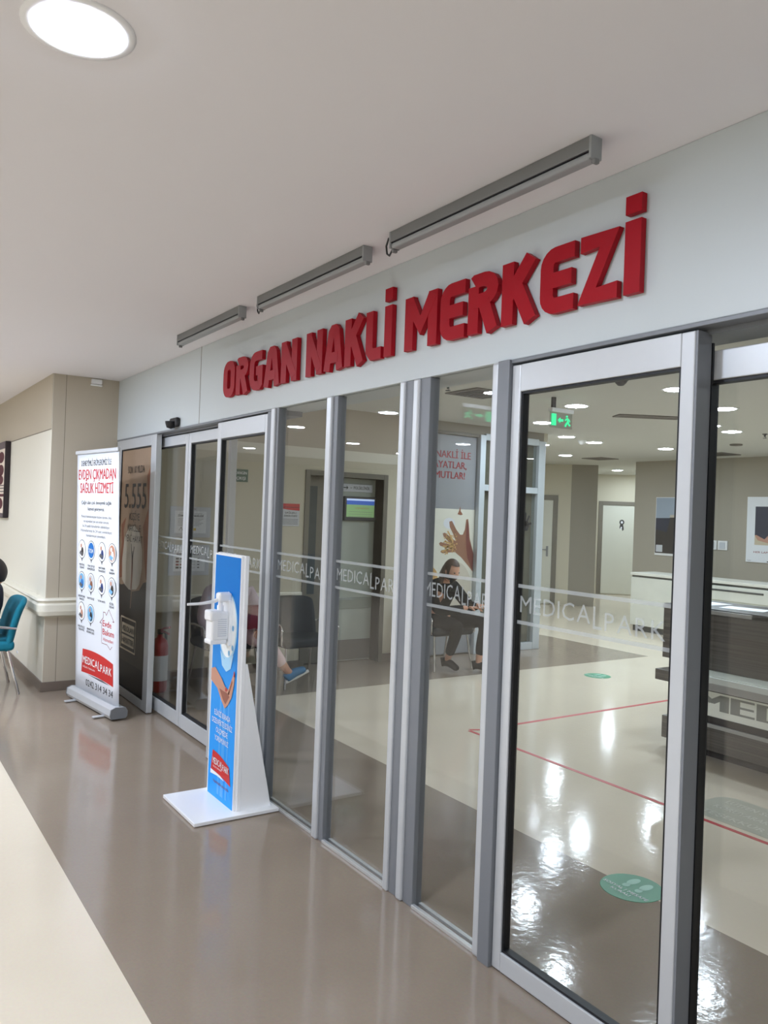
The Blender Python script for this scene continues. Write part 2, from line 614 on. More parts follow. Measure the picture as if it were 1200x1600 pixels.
# left wall of the hall with the door opening
DY0, DY1, DZ = 1.985, 2.905, 2.005
b = MB()
def lw(y0, z0, y1, z1):
    b.box(XL - 0.5, y0, z0, XL, y1, z1, 'hall_paint')
lw(0.22, 0, DY0, ZC); lw(DY0, DZ, DY1, ZC); lw(DY1, 0, 3.10, ZC); lw(3.10, 2.62, 5.40, ZC)
b.box(XL, 0.22, 2.29, XL + 0.004, 3.1, ZC, 'beige_paint_and_shade')
b.box(XL, 0.22, 2.18, XL + 0.006, 3.1, 2.29, 'cream_cladding')
b.box(XL, 3.10, 2.62, XL + 0.004, 5.33, ZC, 'greige_paint')
b.box(XL, 0.22, 0.0, XL + 0.012, 1.93, 0.09, 'skirt')
b.box(XL, 2.957, 0.0, XL + 0.012, 3.10, 0.09, 'skirt')
struct(b, 'wall_hall_left', 'cream left wall of the hall with a grey door opening', 'wall')

# bumper rail on the hall's left wall
b = MB()
b.box(XL + 0.001, 0.25, 0.64, XL + 0.045, 1.92, 0.80, 'rail_cream', 0.012)
tag(b.build('handrail'), 'cream bumper rail on the hall wall behind the waiting chairs', 'handrail')

# back wall, lobby walls and the outer shell
b = MB()
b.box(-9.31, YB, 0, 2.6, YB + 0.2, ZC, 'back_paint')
b.box(-9.31, YB - 0.015, 0, 2.6, YB, 0.09, 'skirt')
struct(b, 'wall_back', 'beige back wall of the hall behind the white counters', 'wall')
def wallseg(name, p, q, m_, label, t=0.15, z0=0, z1=ZC):
    bb = MB()
    p, q = Vector((*p, 0)), Vector((*q, 0))
    d = (q - p); L = d.length; d.normalize()
    nrm = Vector((-d.y, d.x, 0))
    M = Matrix(((d.x, nrm.x, 0, p.x), (d.y, nrm.y, 0, p.y), (0, 0, 1, 0), (0, 0, 0, 1)))
    bb.box(0, 0, z0, L, t, z1, m_, M=M)
    struct(bb, name, label, 'wall')
    return M, L
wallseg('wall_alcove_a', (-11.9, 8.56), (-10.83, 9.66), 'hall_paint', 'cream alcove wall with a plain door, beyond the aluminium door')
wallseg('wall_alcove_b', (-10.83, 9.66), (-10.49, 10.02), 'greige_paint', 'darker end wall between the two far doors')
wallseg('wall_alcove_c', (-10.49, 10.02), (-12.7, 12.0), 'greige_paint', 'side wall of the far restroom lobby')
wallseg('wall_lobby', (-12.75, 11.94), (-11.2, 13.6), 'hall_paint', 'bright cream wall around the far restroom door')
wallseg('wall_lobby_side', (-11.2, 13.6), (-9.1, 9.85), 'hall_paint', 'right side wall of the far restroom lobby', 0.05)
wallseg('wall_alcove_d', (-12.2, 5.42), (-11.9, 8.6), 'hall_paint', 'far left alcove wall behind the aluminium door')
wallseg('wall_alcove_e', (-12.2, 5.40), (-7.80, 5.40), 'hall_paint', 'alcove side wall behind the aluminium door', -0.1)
b = MB()
b.box(-17, -9, 0, 2.6, -8.9, ZC, 'cream_cladding')
struct(b, 'wall_corridor', 'cream corridor wall behind the viewer', 'wall')
b = MB()
b.box(2.5, -9, 0, 2.6, 10, ZC, 'cream_cladding')
struct(b, 'wall_right', 'cream wall closing the corridor and hall on the right', 'wall')
b = MB()
b.box(-17, -9, 0, -16.9, -0.5, ZC, 'cream_cladding')
struct(b, 'wall_far_end', 'cream wall at the far end of the corridor', 'wall')

# ------------------------------------------------------------------ shopfront
STK = Plane((0, 0, 0), (1, 0, 0), (0, 0, 1))

def medical_text(mb, pl, u0, u1, z, cap, mname, k=2, bold=0.01, step=True):
    """MEDICALPARK with its dropped L, P and following letters"""
    s = 'MEDICALPARK'
    gl = [text_geo(ch) for ch in s]
    wd = [max(p[0] for p in g[0]) - min(p[0] for p in g[0]) for g in gl]
    gap = 0.13
    sx = (u1 - u0) / (sum(wd) + gap * (len(s) - 1))
    u = u0
    for i, (vs, fs) in enumerate(gl):
        dz = 0 if (i < 6 or not step) else -0.22 * cap
        x0 = min(p[0] for p in vs)
        hh = cap * (1.25 if s[i] == 'L' else 1.0) / 0.727
        for n_, d in enumerate((0.0,) if bold <= 0 else (-1.0, 0.0, 1.0)):
            mb.add([pl.at(u + (x - x0 + d * bold) * sx, z + dz + y * hh, k + .3 * n_) for x, y in vs], fs, mname)
        u += (wd[i] + gap) * sx

def sticker(parent, x0, x1, y, t0=None, t1=None):
    mb = MB()
    pl = Plane((0, y, 0), (1, 0, 0), (0, 0, 1))
    pl.rect(mb, x0, 1.378, x1, 1.391, 'frost'); pl.rect(mb, x0, 1.249, x1, 1.262, 'frost')
    t0 = x0 + 0.02 if t0 is None else t0
    t1 = t0 + 0.60 if t1 is None else t1
    medical_text(mb, pl, t0, t1, 1.292, 0.062, 'frost', 1, 0)
    o = mb.build('glass_sticker', parent)
    o['label'] = 'frosted lettering band across the glass'
    return o

def leaf(name, label, x0, x1, y, zb, zt, rb, rt, st, sw=None, gasket=True):
    """framed glass leaf: stiles, rails, gasket, pane"""
    o = thing(name, label, 'door' if name.startswith('door') else 'glazing', (0, 0, 0), kind='structure')
    d = 0.045
    for (a, c) in ((x0, x0 + st), (x1 - (sw or st), x1)):
        q = MB(); q.box(a, y - d / 2, zb, c, y + d / 2, zt, 'alu', 0.004); q.build('stile', o)
    q = MB(); q.box(x0 + st, y - d / 2, zb, x1 - (sw or st), y + d / 2, zb + rb, 'alu', 0.003); q.build('bottom_rail', o)
    q = MB(); q.box(x0 + st, y - d / 2, zt - rt, x1 - (sw or st), y + d / 2, zt, 'alu', 0.003); q.build('top_rail', o)
    gx0, gx1, gz0, gz1 = x0 + st, x1 - (sw or st), zb + rb, zt - rt
    if gasket:
        q = MB(); g = 0.009
        q.box(gx0, y - 0.015, gz0, gx0 + g, y + 0.015, gz1, 'gasket'); q.box(gx1 - g, y - 0.015, gz0, gx1, y + 0.015, gz1, 'gasket')
        q.box(gx0 + g, y - 0.015, gz0, gx1 - g, y + 0.015, gz0 + g, 'gasket'); q.box(gx0 + g, y - 0.015, gz1 - g, gx1 - g, y + 0.015, gz1, 'gasket')
        q.build('gasket', o)
    q = MB(); q.box(gx0, y - 0.003, gz0, gx1, y + 0.003, gz1, 'glass'); q.build('pane', o)
    return o

def strip_post(name, label, parts):  # darker strips have the aluminium's weaker reflection put into their colour
    o = thing(name, label, 'post', kind='structure')
    for nm, (x0, y0, x1, y1, mm, bv) in parts:
        q = MB(); q.box(x0, y0, 0, x1, y1, 2.2, mm, bv); q.build(nm, o)
    return o

# far left side panel behind the film poster
w1 = leaf('window_1', 'narrow end side panel of the shopfront carrying the brown poster', -7.25, -6.17, 0.02, 0.005, 2.19, 0.07, 0.085, 0.12, 0.12)
# automatic doors, recessed
d1 = leaf('door_1', 'left sliding door leaf, beside the brown poster', -6.42, -5.655, 0.09, 0.02, 2.165, 0.10, 0.075, 0.05)
sticker(d1, -6.36, -5.71, 0.085)
d2 = leaf('door_2', 'right sliding door leaf, behind the sanitiser stand', -5.645, -4.86, 0.09, 0.02, 2.165, 0.10, 0.075, 0.045)
sticker(d2, -5.59, -4.92, 0.085)
w2 = leaf('window_2', 'framed side panel just right of the sliding doors', -4.925, -4.185, 0.02, 0.005, 2.178, 0.07, 0.105, 0.055, 0.03)
sticker(w2, -4.86, -4.22, 0.015)
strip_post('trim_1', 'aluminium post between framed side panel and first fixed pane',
           [('post', (-4.185, -0.002, -4.122, 0.06, 'alu_dark_and_shaded', 0.003)), ('cover', (-4.122, -0.012, -4.078, 0.03, 'alu', 0.006)), ('glazing_bead', (-4.078, 0.0, -4.047, 0.05, 'alu_dark_and_shaded', 0.002))])
def fixed(name, label, x0, x1, s0, s1):
    o = thing(name, label, 'glazing', kind='structure')
    q = MB(); q.box(x0, 0.022, 0.012, x1, 0.032, 2.2, 'glass'); q.build('pane', o)
    q = MB(); q.box(x0, -0.004, 0, x1, 0.014, 0.016, 'alu_bright', 0.002); q.box(x0, 0.014, 0, x1, 0.020, 0.006, 'gasket'); q.box(x0, 0.034, 0, x1, 0.052, 0.014, 'alu_bright', 0.002)
    q.build('floor_channel', o)
    sticker(o, x0, x1, 0.021, s0, s1)
    return o
fixed('window_3', 'first fixed pane, left of the slim mullion', -4.047, -3.49, -4.03, -3.43)
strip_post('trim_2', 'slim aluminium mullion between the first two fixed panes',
           [('cover', (-3.49, -0.012, -3.440, 0.03, 'alu', 0.006)), ('glazing_bead', (-3.440, 0.0, -3.395, 0.05, 'alu_dark_and_shaded', 0.003))])
fixed('window_4', 'second fixed pane, right of the slim mullion', -3.395, -2.85, -3.38, -2.83)
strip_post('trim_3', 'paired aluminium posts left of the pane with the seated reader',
           [('cover', (-2.85, -0.012, -2.815, 0.03, 'alu', 0.006)), ('post', (-2.815, -0.002, -2.757, 0.06, 'alu_dark_and_shaded', 0.003)),
            ('cover', (-2.752, -0.012, -2.712, 0.03, 'alu', 0.008)), ('glazing_bead', (-2.712, 0.0, -2.645, 0.05, 'alu_dark_and_shaded', 0.003))])
fixed('window_5', 'third fixed pane, in front of the seated person in black', -2.645, -2.253, -2.66, -2.22)
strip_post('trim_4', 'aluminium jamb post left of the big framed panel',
           [('cover', (-2.253, -0.012, -2.213, 0.03, 'alu', 0.010)), ('post', (-2.213, -0.018, -2.152, 0.06, 'alu_dark_and_shaded', 0.003))])
w6 = leaf('window_6', 'big framed side panel nearest the viewer', -2.150, -1.398, 0.02, 0.005, 2.178, 0.068, 0.098, 0.043, 0.046)
sticker(w6, -2.10, -1.45, 0.015, -2.085, -1.475)
d3 = leaf('door_3', 'recessed sliding leaf at the right picture edge', -1.44, -0.66, 0.10, 0.02, 2.13, 0.10, 0.085, 0.035)
# window 6 stile side facing right, its shade put into a darker colour
q = MB(); q.box(-1.398, 0.0, 0.005, -1.390, 0.065, 2.178, 'alu_dark_and_shaded', 0.001); q.build('shaded_stile_side', w6)
q = MB(); q.box(-1.399, 0.066, 0.03, -1.387, 0.074, 2.15, 'gasket'); q.build('brush_seal', w6)
# header track profiles under the fascia
for nm, x0, x1, lab in (('trim_5', -7.25, -4.125, 'aluminium sliding track under the fascia over the left doors'), ('trim_6', -2.215, 2.5, 'aluminium sliding track under the fascia at the right end')):
    q = MB()
    q.box(x0, 0.05, 2.172, x1, 0.19, 2.2, 'alu_dark_and_shaded')
    q.box(x0, -0.006, 2.186, x1, 0.05, 2.199, 'alu_dark_and_shaded', 0.002)
    struct(q, nm, lab, 'track')
q = MB()
q.box(-0.60, 0.0, 0, 2.5, 0.06, 2.2, 'glass')
struct(q, 'window_7', 'glazing continuing past the right picture edge', 'glazing')

# door sensor over the sliding doors
o = thing('door_sensor', 'small black motion sensor on the fascia over the sliding doors', 'sensor', (-5.72, 0, 2.235))
q = MB(); q.box(-0.075, -0.035, -0.03, 0.075, 0.0, 0.04, 'black_plastic', 0.015, 3); q.build('housing', o)
q = MB(); q.lathe([(0.0, -0.045), (0.03, -0.035), (0.04, -0.005), (0.042, 0.01)], (0.0, -0.045, 0.0), 'gasket', axis='z'); q.build('lens', o)

# ------------------------------------------------------------------ red sign
def sign_letters():
    o = thing('wall_sign', 'large red raised letters ORGAN NAKLI MERKEZI on the grey fascia', 'sign', (0, 0, 0))
    H, T = 0.226, 0.235
    h = T / 2
    def strokes(c, w):
        x0, x1, y0, y1 = h, w - h, h, 1 - h
        r = 0.20
        if c == 'O':
            p = arc(x1 - r * .8, y1 - r, r * .8, r, 0, 90, 5) + arc(x0 + r * .8, y1 - r, r * .8, r, 90, 180, 5) + arc(x0 + r * .8, y0 + r, r * .8, r, 180, 270, 5) + arc(x1 - r * .8, y0 + r, r * .8, r, 270, 360, 5)
            return [(p, True)]
        if c == 'R':
            return [([(x0, 0), (x0, y1 - .08)], False), ([(x0, y1 - .08 + .06), (x0 + .03, y1)] + [(x1 - .2, y1)] + arc(x1 - .2, y1 - .17, .2, .17, 90, -90, 8) + [(x0, y1 - .34)], False), ([(w * .52, y1 - .36), (x1 + .01, 0)], False)]
        if c == 'G':
            return [([(x1 + h * .7, y1)] + [(x0 + .2, y1)] + arc(x0 + .2, y1 - .22, .2, .22, 90, 180, 6) + arc(x0 + .2, y0 + .22, .2, .22, 180, 270, 6) + [(x1 - .05, y0), (x1, y0 + .05), (x1, .50), (w * .5, .50)], False)]
        if c == 'A':
            return [([(h * .9, 0), (w * .36, y1 - .06), (w * .44, y1), (w * .56, y1), (w * .64, y1 - .06), (w - h * .9, 0)], False), ([(w * .25, .28), (w * .75, .28)], False)]
        if c == 'N':
            return [([(x0, 0), (x0, 1)], False), ([(x1, 0), (x1, 1)], False), ([(x0, 1 - h * .9), (x1, h * .9)], False)]
        if c == 'K':
            return [([(x0, 0), (x0, 1)], False), ([(x0, .42), (x1 + .01, 1)], False), ([(w * .46, .56), (x1 + .02, 0)], False)]
        if c == 'L':
            return [([(x0, 1), (x0, y0 + .1), (x0 + .1, y0), (w, y0)], False)]
        if c == 'I':
            return [([(w / 2, 0), (w / 2, 1.0)], False), ([(w / 2, 1.09), (w / 2, 1.34)], False)]
        if c == 'M':
            return [([(x0, 0), (x0, 1)], False), ([(x1, 0), (x1, 1)], False), ([(x0, 1 - h * .5), (w / 2, .42), (x1, 1 - h * .5)], False)]
        if c == 'E':
            return [([(w, y1), (x0 + .15, y1)] + arc(x0 + .15, y1 - .17, .15, .17, 90, 180, 5) + arc(x0 + .15, y0 + .17, .15, .17, 180, 270, 5) + [(w, y0)], False), ([(x0, .5), (w - .04, .5)], False)]
        if c == 'Z':
            return [([(0.02, y1), (x1 - .02, y1), (x0 + .02, y0), (w, y0)], False)]
    W = dict(O=.66, R=.66, G=.66, A=.72, N=.70, K=.68, L=.52, I=.27, M=.88, E=.60, Z=.62)
    for word, xa, xb in (('ORGAN', -4.805, -3.80), ('NAKLI', -3.70, -2.905), ('MERKEZI', -2.81, -1.577)):
        gap = .08
        tot = sum(W[c] for c in word) + gap * (len(word) - 1)
        sx = (xb - xa) / tot
        x = xa
        for c in word:
            q = MB()
            for k, (pts, closed) in enumerate(strokes(c, W[c])):
                strip(q, ribbon(pts, T, closed), closed, lambda p: (x + p.x * sx, 2.323 + p.y * H), -0.026 - .0009 * k, -0.004, 'red_sign')
            q.build('letter', o)
            x += (W[c] + gap) * sx
    return o
sign_letters()

# ------------------------------------------------------------------ ceiling strip lights over the sign
def strip_light(x0, x1, label, clip):
    L = x1 - x0
    o = thing('strip_light', label, 'light', (x0, -0.235, ZC), group='grey strip lights over the red sign')
    q = MB()
    q.box(0, -0.024, -0.042, L, 0.024, 0, 'lamp_housing', 0.004)
    q.build('housing', o)
    q = MB(); q.box(0.004, -0.021, -0.066, L - 0.004, 0.021, -0.045, 'lamp_cover', 0.008, 3); q.build('diffuser', o)
    q = MB(); q.box(0.0, -0.021, -0.0455, L, 0.021, -0.041, 'gasket'); q.build('seam', o)
    for xx in (-0.006, L - 0.004):
        q = MB(); q.box(xx, -0.025, -0.066, xx + 0.010, 0.022, 0, 'lamp_cover', 0.003); q.box(xx - 0.002, -0.010, -0.078, xx + 0.012, 0.012, -0.062, 'lamp_housing', 0.004); q.build('end_cap', o)
    if clip:
        q = MB(); q.tube([(-0.006, 0, -0.012), (-0.045, 0, -0.01), (-0.075, 0.01, -0.03), (-0.075, 0.015, -0.06), (-0.05, 0.01, -0.075), (-0.008, 0, -0.055)], 0.004, 'black_plastic', 6); q.build('cable', o)
    return o
strip_light(-5.03, -4.06, 'shortest-looking grey strip light, at the far left over ORGAN', False)
strip_light(-3.82, -2.80, 'middle grey ceiling strip light over NAKLI with looped cable', True)
strip_light(-2.60, -1.585, 'nearest grey ceiling strip light over MERKEZI', True)

# ------------------------------------------------------------------ downlights
def downlight(x, y, label, lm, r=0.102, grp='round ceiling downlights', z=ZC):
    o = thing('downlight', label, 'light', (x, y, z), group=grp)
    q = MB(); q.lathe([(r * 1.28, 0.0), (r * 1.28, -0.003), (r * 1.15, -0.005), (r * 1.0, -0.005)], (0, 0, 0), 'lamp_trim', 32); q.build('trim_ring', o)
    q = MB()
    n = 24
    q.add([(r * math.cos(2 * math.pi * i / n), r * math.sin(2 * math.pi * i / n), -0.0065) for i in range(n)], [list(range(n))], lm)
    q.build('diffuser', o)
    return o
downlight(-1.965, -1.575, 'big round ceiling downlight in the top left corner of the picture', 'lamp_corridor', 0.100)
for (x, y) in ((-5.28, -2.65), (-6.0, -1.62), (-1.96, -4.4), (0.9, -1.57), (0.9, -4.4), (-2.0, -7.2), (-7.15, -2.78), (-9.3, -2.79), (-10.7, -4.52), (-9.3, -5.6), (-11.66, -6.14), (-13.2, -3.9)):
    downlight(x, y, 'round corridor ceiling downlight behind the viewer', 'lamp_corridor')
HALL = [
        ((-5.32, 3.76), 'hall downlight right above the green exit sign'), ((-6.5, 4.5), 'hall downlight just left of the green exit sign'),
        ((-7.34, 5.78), 'hall downlight above the aluminium door frame'), ((-7.55, 6.55), 'hall downlight behind the exit sign, beside the smoke detector'),
        ((-9.4, 7.95), 'hall downlight farthest away, in front of the alcove doors'), ((-4.07, 3.58), 'hall downlight touching the stile of the big framed panel'),
        ((-4.43, 4.78), 'hall downlight seen through the right leaf, second from the front'), ((-5.28, 5.83), 'hall downlight right beside the dark gasket of the right leaf'),
        ((-5.42, 6.45), 'hall downlight third back in the right leaf'), ((-7.33, 7.82), 'hall downlight above the picture on the back wall'),
        ((-3.09, 3.0), 'hall downlight nearest, at the top right corner of the right leaf'),
        ((-0.6, 3.0), 'added hall downlight over the desk, right of the picture'), ((-1.8, 5.6), 'added hall downlight over the desk back, right of the picture'), ((-4.2, 8.2), 'added unseen hall downlight by the back counters')]  # unseen lamps added to fill out the hall lighting
for (x, y), lab in HALL:
    downlight(x, y, lab, 'lamp_hall')
downlight(-11.1, 11.3, 'downlight of the far restroom lobby', 'lamp_hall')
downlight(-10.4, 11.2, 'added downlight brightening the far restroom lobby', 'lamp_hall')  # extra lamp added to brighten the dim lobby
downlight(-11.3, 12.3, 'added downlight brightening the far restroom door', 'lamp_hall')  # also an added lamp, lifts the lobby wall by the door
downlight(-8.4, 6.4, 'alcove downlight behind the aluminium door frame', 'lamp_hall')

# ------------------------------------------------------------------ ceiling fittings in the hall
def vent(x, y, sx, sy, label, rz=0.0):
    o = thing('ceiling_vent', label, 'vent', (x, y, ZC), rz, group='grey ceiling vents')
    q = MB()
    for (a, c, e, f) in ((-sx, -sy, sx, -sy + .04), (-sx, sy - .04, sx, sy), (-sx, -sy + .04, -sx + .04, sy - .04), (sx - .04, -sy + .04, sx, sy - .04)):
        q.box(a, c, -0.012, e, f, 0, 'vent_grey', 0.003)
    q.build('frame', o)
    q = MB(); q.box(-sx + .04, -sy + .04, -0.003, sx - .04, sy - .04, 0, 'dark_plastic'); q.build('backing', o)
    q = MB()
    k = max(3, int((2 * sy - .08) / 0.05))
    for i in range(k):
        yy = -sy + .05 + i * (2 * sy - .09) / k
        q.box(-sx + .04, yy, -0.011, sx - .04, yy + .018, -0.003, 'vent_grey')
    q.build('louvre', o)
vent(-5.40, 2.62, 0.22, 0.22, 'square grey ceiling vent seen through the third fixed pane')
vent(-5.30, 4.80, 0.34, 0.10, 'long dark ceiling vent right of the exit sign', math.radians(60))
vent(-9.35, 8.75, 0.22, 0.22, 'small dark ceiling vent in front of the restroom door')
vent(-7.25, 8.95, 0.24, 0.24, 'dark ceiling vent above the light switches')
def dome(x, y, label, r, m_, nm, cat, fl=1.0):
    o = thing(nm, label, cat, (x, y, ZC))
    q = MB(); q.lathe([(r, 0), (r, -0.015), (r * .9, -0.02)], (0, 0, 0), m_); q.build('base', o)
    q = MB(); q.lathe([(r * .88, -0.02), (r * .75, -max(.022, r * .6 * fl)), (r * .4, -max(.025, r * .95 * fl)), (0.0, -max(.026, r * 1.02 * fl))], (0, 0, 0), m_); q.build('dome', o)
dome(-4.08, 2.90, 'dark dome camera on the hall ceiling behind the big framed panel', 0.055, 'dark_plastic', 'dome_camera', 'camera')
dome(-7.5, 6.25, 'white smoke detector on the hall ceiling behind the exit sign', 0.06, 'white_plastic', 'smoke_detector', 'detector')
dome(-6.195, 7.77, 'flat grey ceiling detector above the poster wall at right', 0.08, 'vent_grey', 'smoke_detector', 'detector', 0.1)
for (x, y, lab) in ((-5.26, 2.15, 'ceiling sprinkler head left of the square vent'), (-5.27, 6.88, 'ceiling sprinkler head at the right picture edge')):
    o = thing('sprinkler_head', lab, 'sprinkler', (x, y, ZC))
    q = MB(); q.lathe([(0.03, 0), (0.028, -0.008), (0.012, -0.012), (0.01, -0.035), (0.0, -0.036)], (0, 0, 0), 'dark_plastic', 12); q.build('body', o)
    q = MB(); q.lathe([(0.0, -0.046), (0.022, -0.048), (0.022, -0.052), (0.0, -0.053)], (0, 0, 0), 'dark_plastic', 12)
    q.tube([(0.009, 0, -0.03), (0.014, 0, -0.04), (0.006, 0, -0.048)], 0.002, 'dark_plastic', 5); q.build('deflector', o)
o = thing('emergency_light', 'small white box on the beige end wall just under the ceiling', 'lamp', (PX + 0.003, -0.20, 2.69))
q = MB(); q.box(0, -0.045, -0.012, 0.03, 0.045, 0.03, 'white_plastic', 0.006); q.build('housing', o)
q = MB(); q.box(0.002, -0.05, -0.03, 0.022, 0.05, -0.016, 'white_plastic', 0.005); q.build('diffuser', o)

# exit signs
def exit_sign(x, y0, y1, z0, z1, label):
    o = thing('exit_sign', label, 'sign', (x, (y0 + y1) / 2, z0))
    hw, hh = (y1 - y0) / 2, z1 - z0
    q = MB(); q.box(-0.004, -hw, 0, 0.004, hw, hh - 0.02, 'glass_hall', 0.0); q.build('panel', o)
    q = MB(); q.box(-0.025, -hw, hh - 0.02, 0.025, hw, hh + 0.015, 'lamp_trim', 0.004); q.build('lamp_bar', o)
    q = MB(); q.box(-0.012, -hw + 0.02, hh + 0.015, 0.012, -hw + 0.06, ZC - z0, 'black_plastic', 0.002); q.build('bracket', o)
    q = MB()
    for sgn in (1, -1):
        pl = Plane((0.005 * sgn, 0, 0), (0, sgn, 0), (0, 0, 1))
        k = 1
        g = sgn
        pl.rect(q, *( (-hw * .86 * 1, hh * .12, -hw * .46, hh * .78) if g > 0 else (hw * .46, hh * .12, hw * .86, hh * .78)), 'exit_green', k)
        s_ = 1 if g > 0 else -1
        pl.poly(q, [(-hw * .30 * s_, hh * .45), (-hw * .08 * s_, hh * .62), (-hw * .08 * s_, hh * .52), (hw * .18 * s_, hh * .52), (hw * .18 * s_, hh * .38), (-hw * .08 * s_, hh * .38), (-hw * .08 * s_, hh * .28)], 'exit_green', k)
        pl.ell(q, hw * .52 * s_, hh * .70, hh * .06, hh * .06, 'exit_green', k, 12)
        pl.line(q, [(hw * .56 * s_, hh * .62), (hw * .62 * s_, hh * .40), (hw * .46 * s_, hh * .26), (hw * .40 * s_, hh * .12)], hh * .10, 'exit_green', k)
        pl.line(q, [(hw * .62 * s_, hh * .40), (hw * .72 * s_, hh * .24), (hw * .84 * s_, hh * .20)], hh * .09, 'exit_green', k)
        pl.line(q, [(hw * .36 * s_, hh * .46), (hw * .50 * s_, hh * .58), (hw * .72 * s_, hh * .52), (hw * .78 * s_, hh * .40)], hh * .07, 'exit_green', k)
    q.build('pictogram', o)
exit_sign(-5.1, 3.19, 3.47, 2.46, 2.62, 'green lit exit sign hanging from the hall ceiling')
exit_sign(-5.6, -2.92, -2.53, 2.50, 2.64, 'green lit exit sign over the corridor, mirrored in the glass')

# ------------------------------------------------------------------ roll-up banner
o = thing('roll_up_banner', 'white roll-up banner with red MEDICALPARK logo by the end panel', 'banner', (-6.52, -0.305, 0), math.radians(7))
q = MB()
prf = [(0.0, 0.015), (0.055, 0.015), (0.068, 0.03), (0.070, 0.07), (0.055, 0.095), (-0.02, 0.10), (-0.055, 0.085), (-0.062, 0.04), (-0.05, 0.015)]
q.prism(prf, 'x', -0.46, 0.455, 'alu')
q.build('base', o)
for xx in (-0.465, 0.455):
    q = MB(); q.prism([(a * 1.03, c * 1.02) for a, c in prf], 'x', xx, xx + 0.012, 'alu_dark_and_shaded'); q.build('end_cap', o)
for xx in (-0.30, 0.30):
    q = MB(); q.box(xx - 0.02, -0.13, 0.004, xx + 0.02, 0.13, 0.016, 'alu', 0.004); q.build('foot', o)
q = MB(); q.tube([(0, 0.055, 0.09), (0, 0.02, 1.2), (0, -0.035, 2.03)], 0.01, 'alu', 8); q.build('pole', o)
TL = -0.055
uy = Vector((0, TL, 1.95)).normalized()
BH = 1.95
def bw(v):  # sheet bulges slightly along its height
    return 0.0
hw = 0.425
BP = Plane((0, 0.0, 0.085), (1, 0, 0), uy)
q = MB()
nu, nv = 16, 12
vs, fs = [], []
for j in range(nv + 1):
    for i in range(nu + 1):
        u = -hw + 2 * hw * i / nu; v = BH * j / nv
        e = max(0, (u - hw * 0.86) / (hw * 0.14))
        off = 0.02 * e * e * max(0, 1 - v / BH * 0.9)
        vs.append(BP.at(u, v) + Vector((0, off, 0)))
for j in range(nv):
    for i in range(nu):
        a = j * (nu + 1) + i
        fs.append([a, a + 1, a + nu + 2, a + nu + 1])
q.add(vs, fs, 'banner_white', smooth=True)
sh = q.build('sheet', o)
md = sh.modifiers.new('thick', 'SOLIDIFY'); md.thickness = 0.0015; md.offset = -1 if True else 1
q = MB(); q.box(-hw - 0.01, TL - 0.016, BH + 0.075, hw + 0.01, TL + 0.008, BH + 0.105, 'alu', 0.006); q.build('top_bar', o)
q = MB()
P = BP
P.text(q, 'DENEYİMLİ EKİPLERİMİZ İLE', -0.02, 1.845, 0.045, 'ink', 3, 0.62, bold=0.01)
q.build('text_line', o)
q = MB()
P.text(q, 'EVDEN ÇIKMADAN', -0.005, 1.735, 0.085, 'red_print', 3, 0.76, bold=0.012)
hl = q.build('text_line', o); hl['label'] = 'red headline'
q = MB()
P.text(q, 'SAĞLIK HİZMETİ', -0.01, 1.625, 0.085, 'red_print', 3, 0.68, bold=0.012)
hl = q.build('text_line', o); hl['label'] = 'red headline'
for i, (s, wd) in enumerate((('Çağrı alan çok deneyimli sağlık', .62), ('hizmeti getiriyoruz.', .34))):
    q = MB(); P.text(q, s, -0.01, 1.535 - i * 0.05, 0.028, 'ink', 3, wd, bold=0.004); q.build('text_line', o)
for i, (s, wd) in enumerate((('Medical hizmetlerimizden hastanın durumu, cihaz', .62), ('ve seçenekleri yanı sıra tedavi sürecini,', .52), ('bu 24 saatlik hizmetlerden edinilebiliyor.', .56), ('Hizmetlerimiz ile 24 saat evinizdeyiz', .64), ('hastalarımızın yanındayız.', .40))):
    q = MB(); P.text(q, s, -0.01, 1.425 - i * 0.038, 0.022, 'ink_grey', 3, wd); q.build('text_line', o)
cx = (-0.30, -0.10, 0.12, 0.32)
cols = (('paper', 'film_dark'), ('blue_top', 'paper'), ('paper', 'navy_print'), ('skin_print', 'paper'), ('pale_blue_print', 'blue_top'), ('paper_grey', 'film_rust'), ('paper', 'navy_print'), ('paper_grey', 'film_dark'), ('paper', 'skin_print'), ('pale_blue_print', 'film_dark'))
caps = (('MEDİKAL', 'TEDAVİ'), ('7/24 EVDE', 'HEMŞİRELİK'), ('HASTANIN', 'TRANSFERİ'), ('YARA', 'BAKIMI'), ('LABORATUVAR', 'TAHLİLİ'), ('RADYOLOJİ', ''), ('YATAN HASTA', ''), ('FİZİK', 'TEDAVİ'), ('EVDE DİYALİZ', 'TEDAVİSİ'), ('REHABİLİTASYON', 'HİZMETLERİ'))
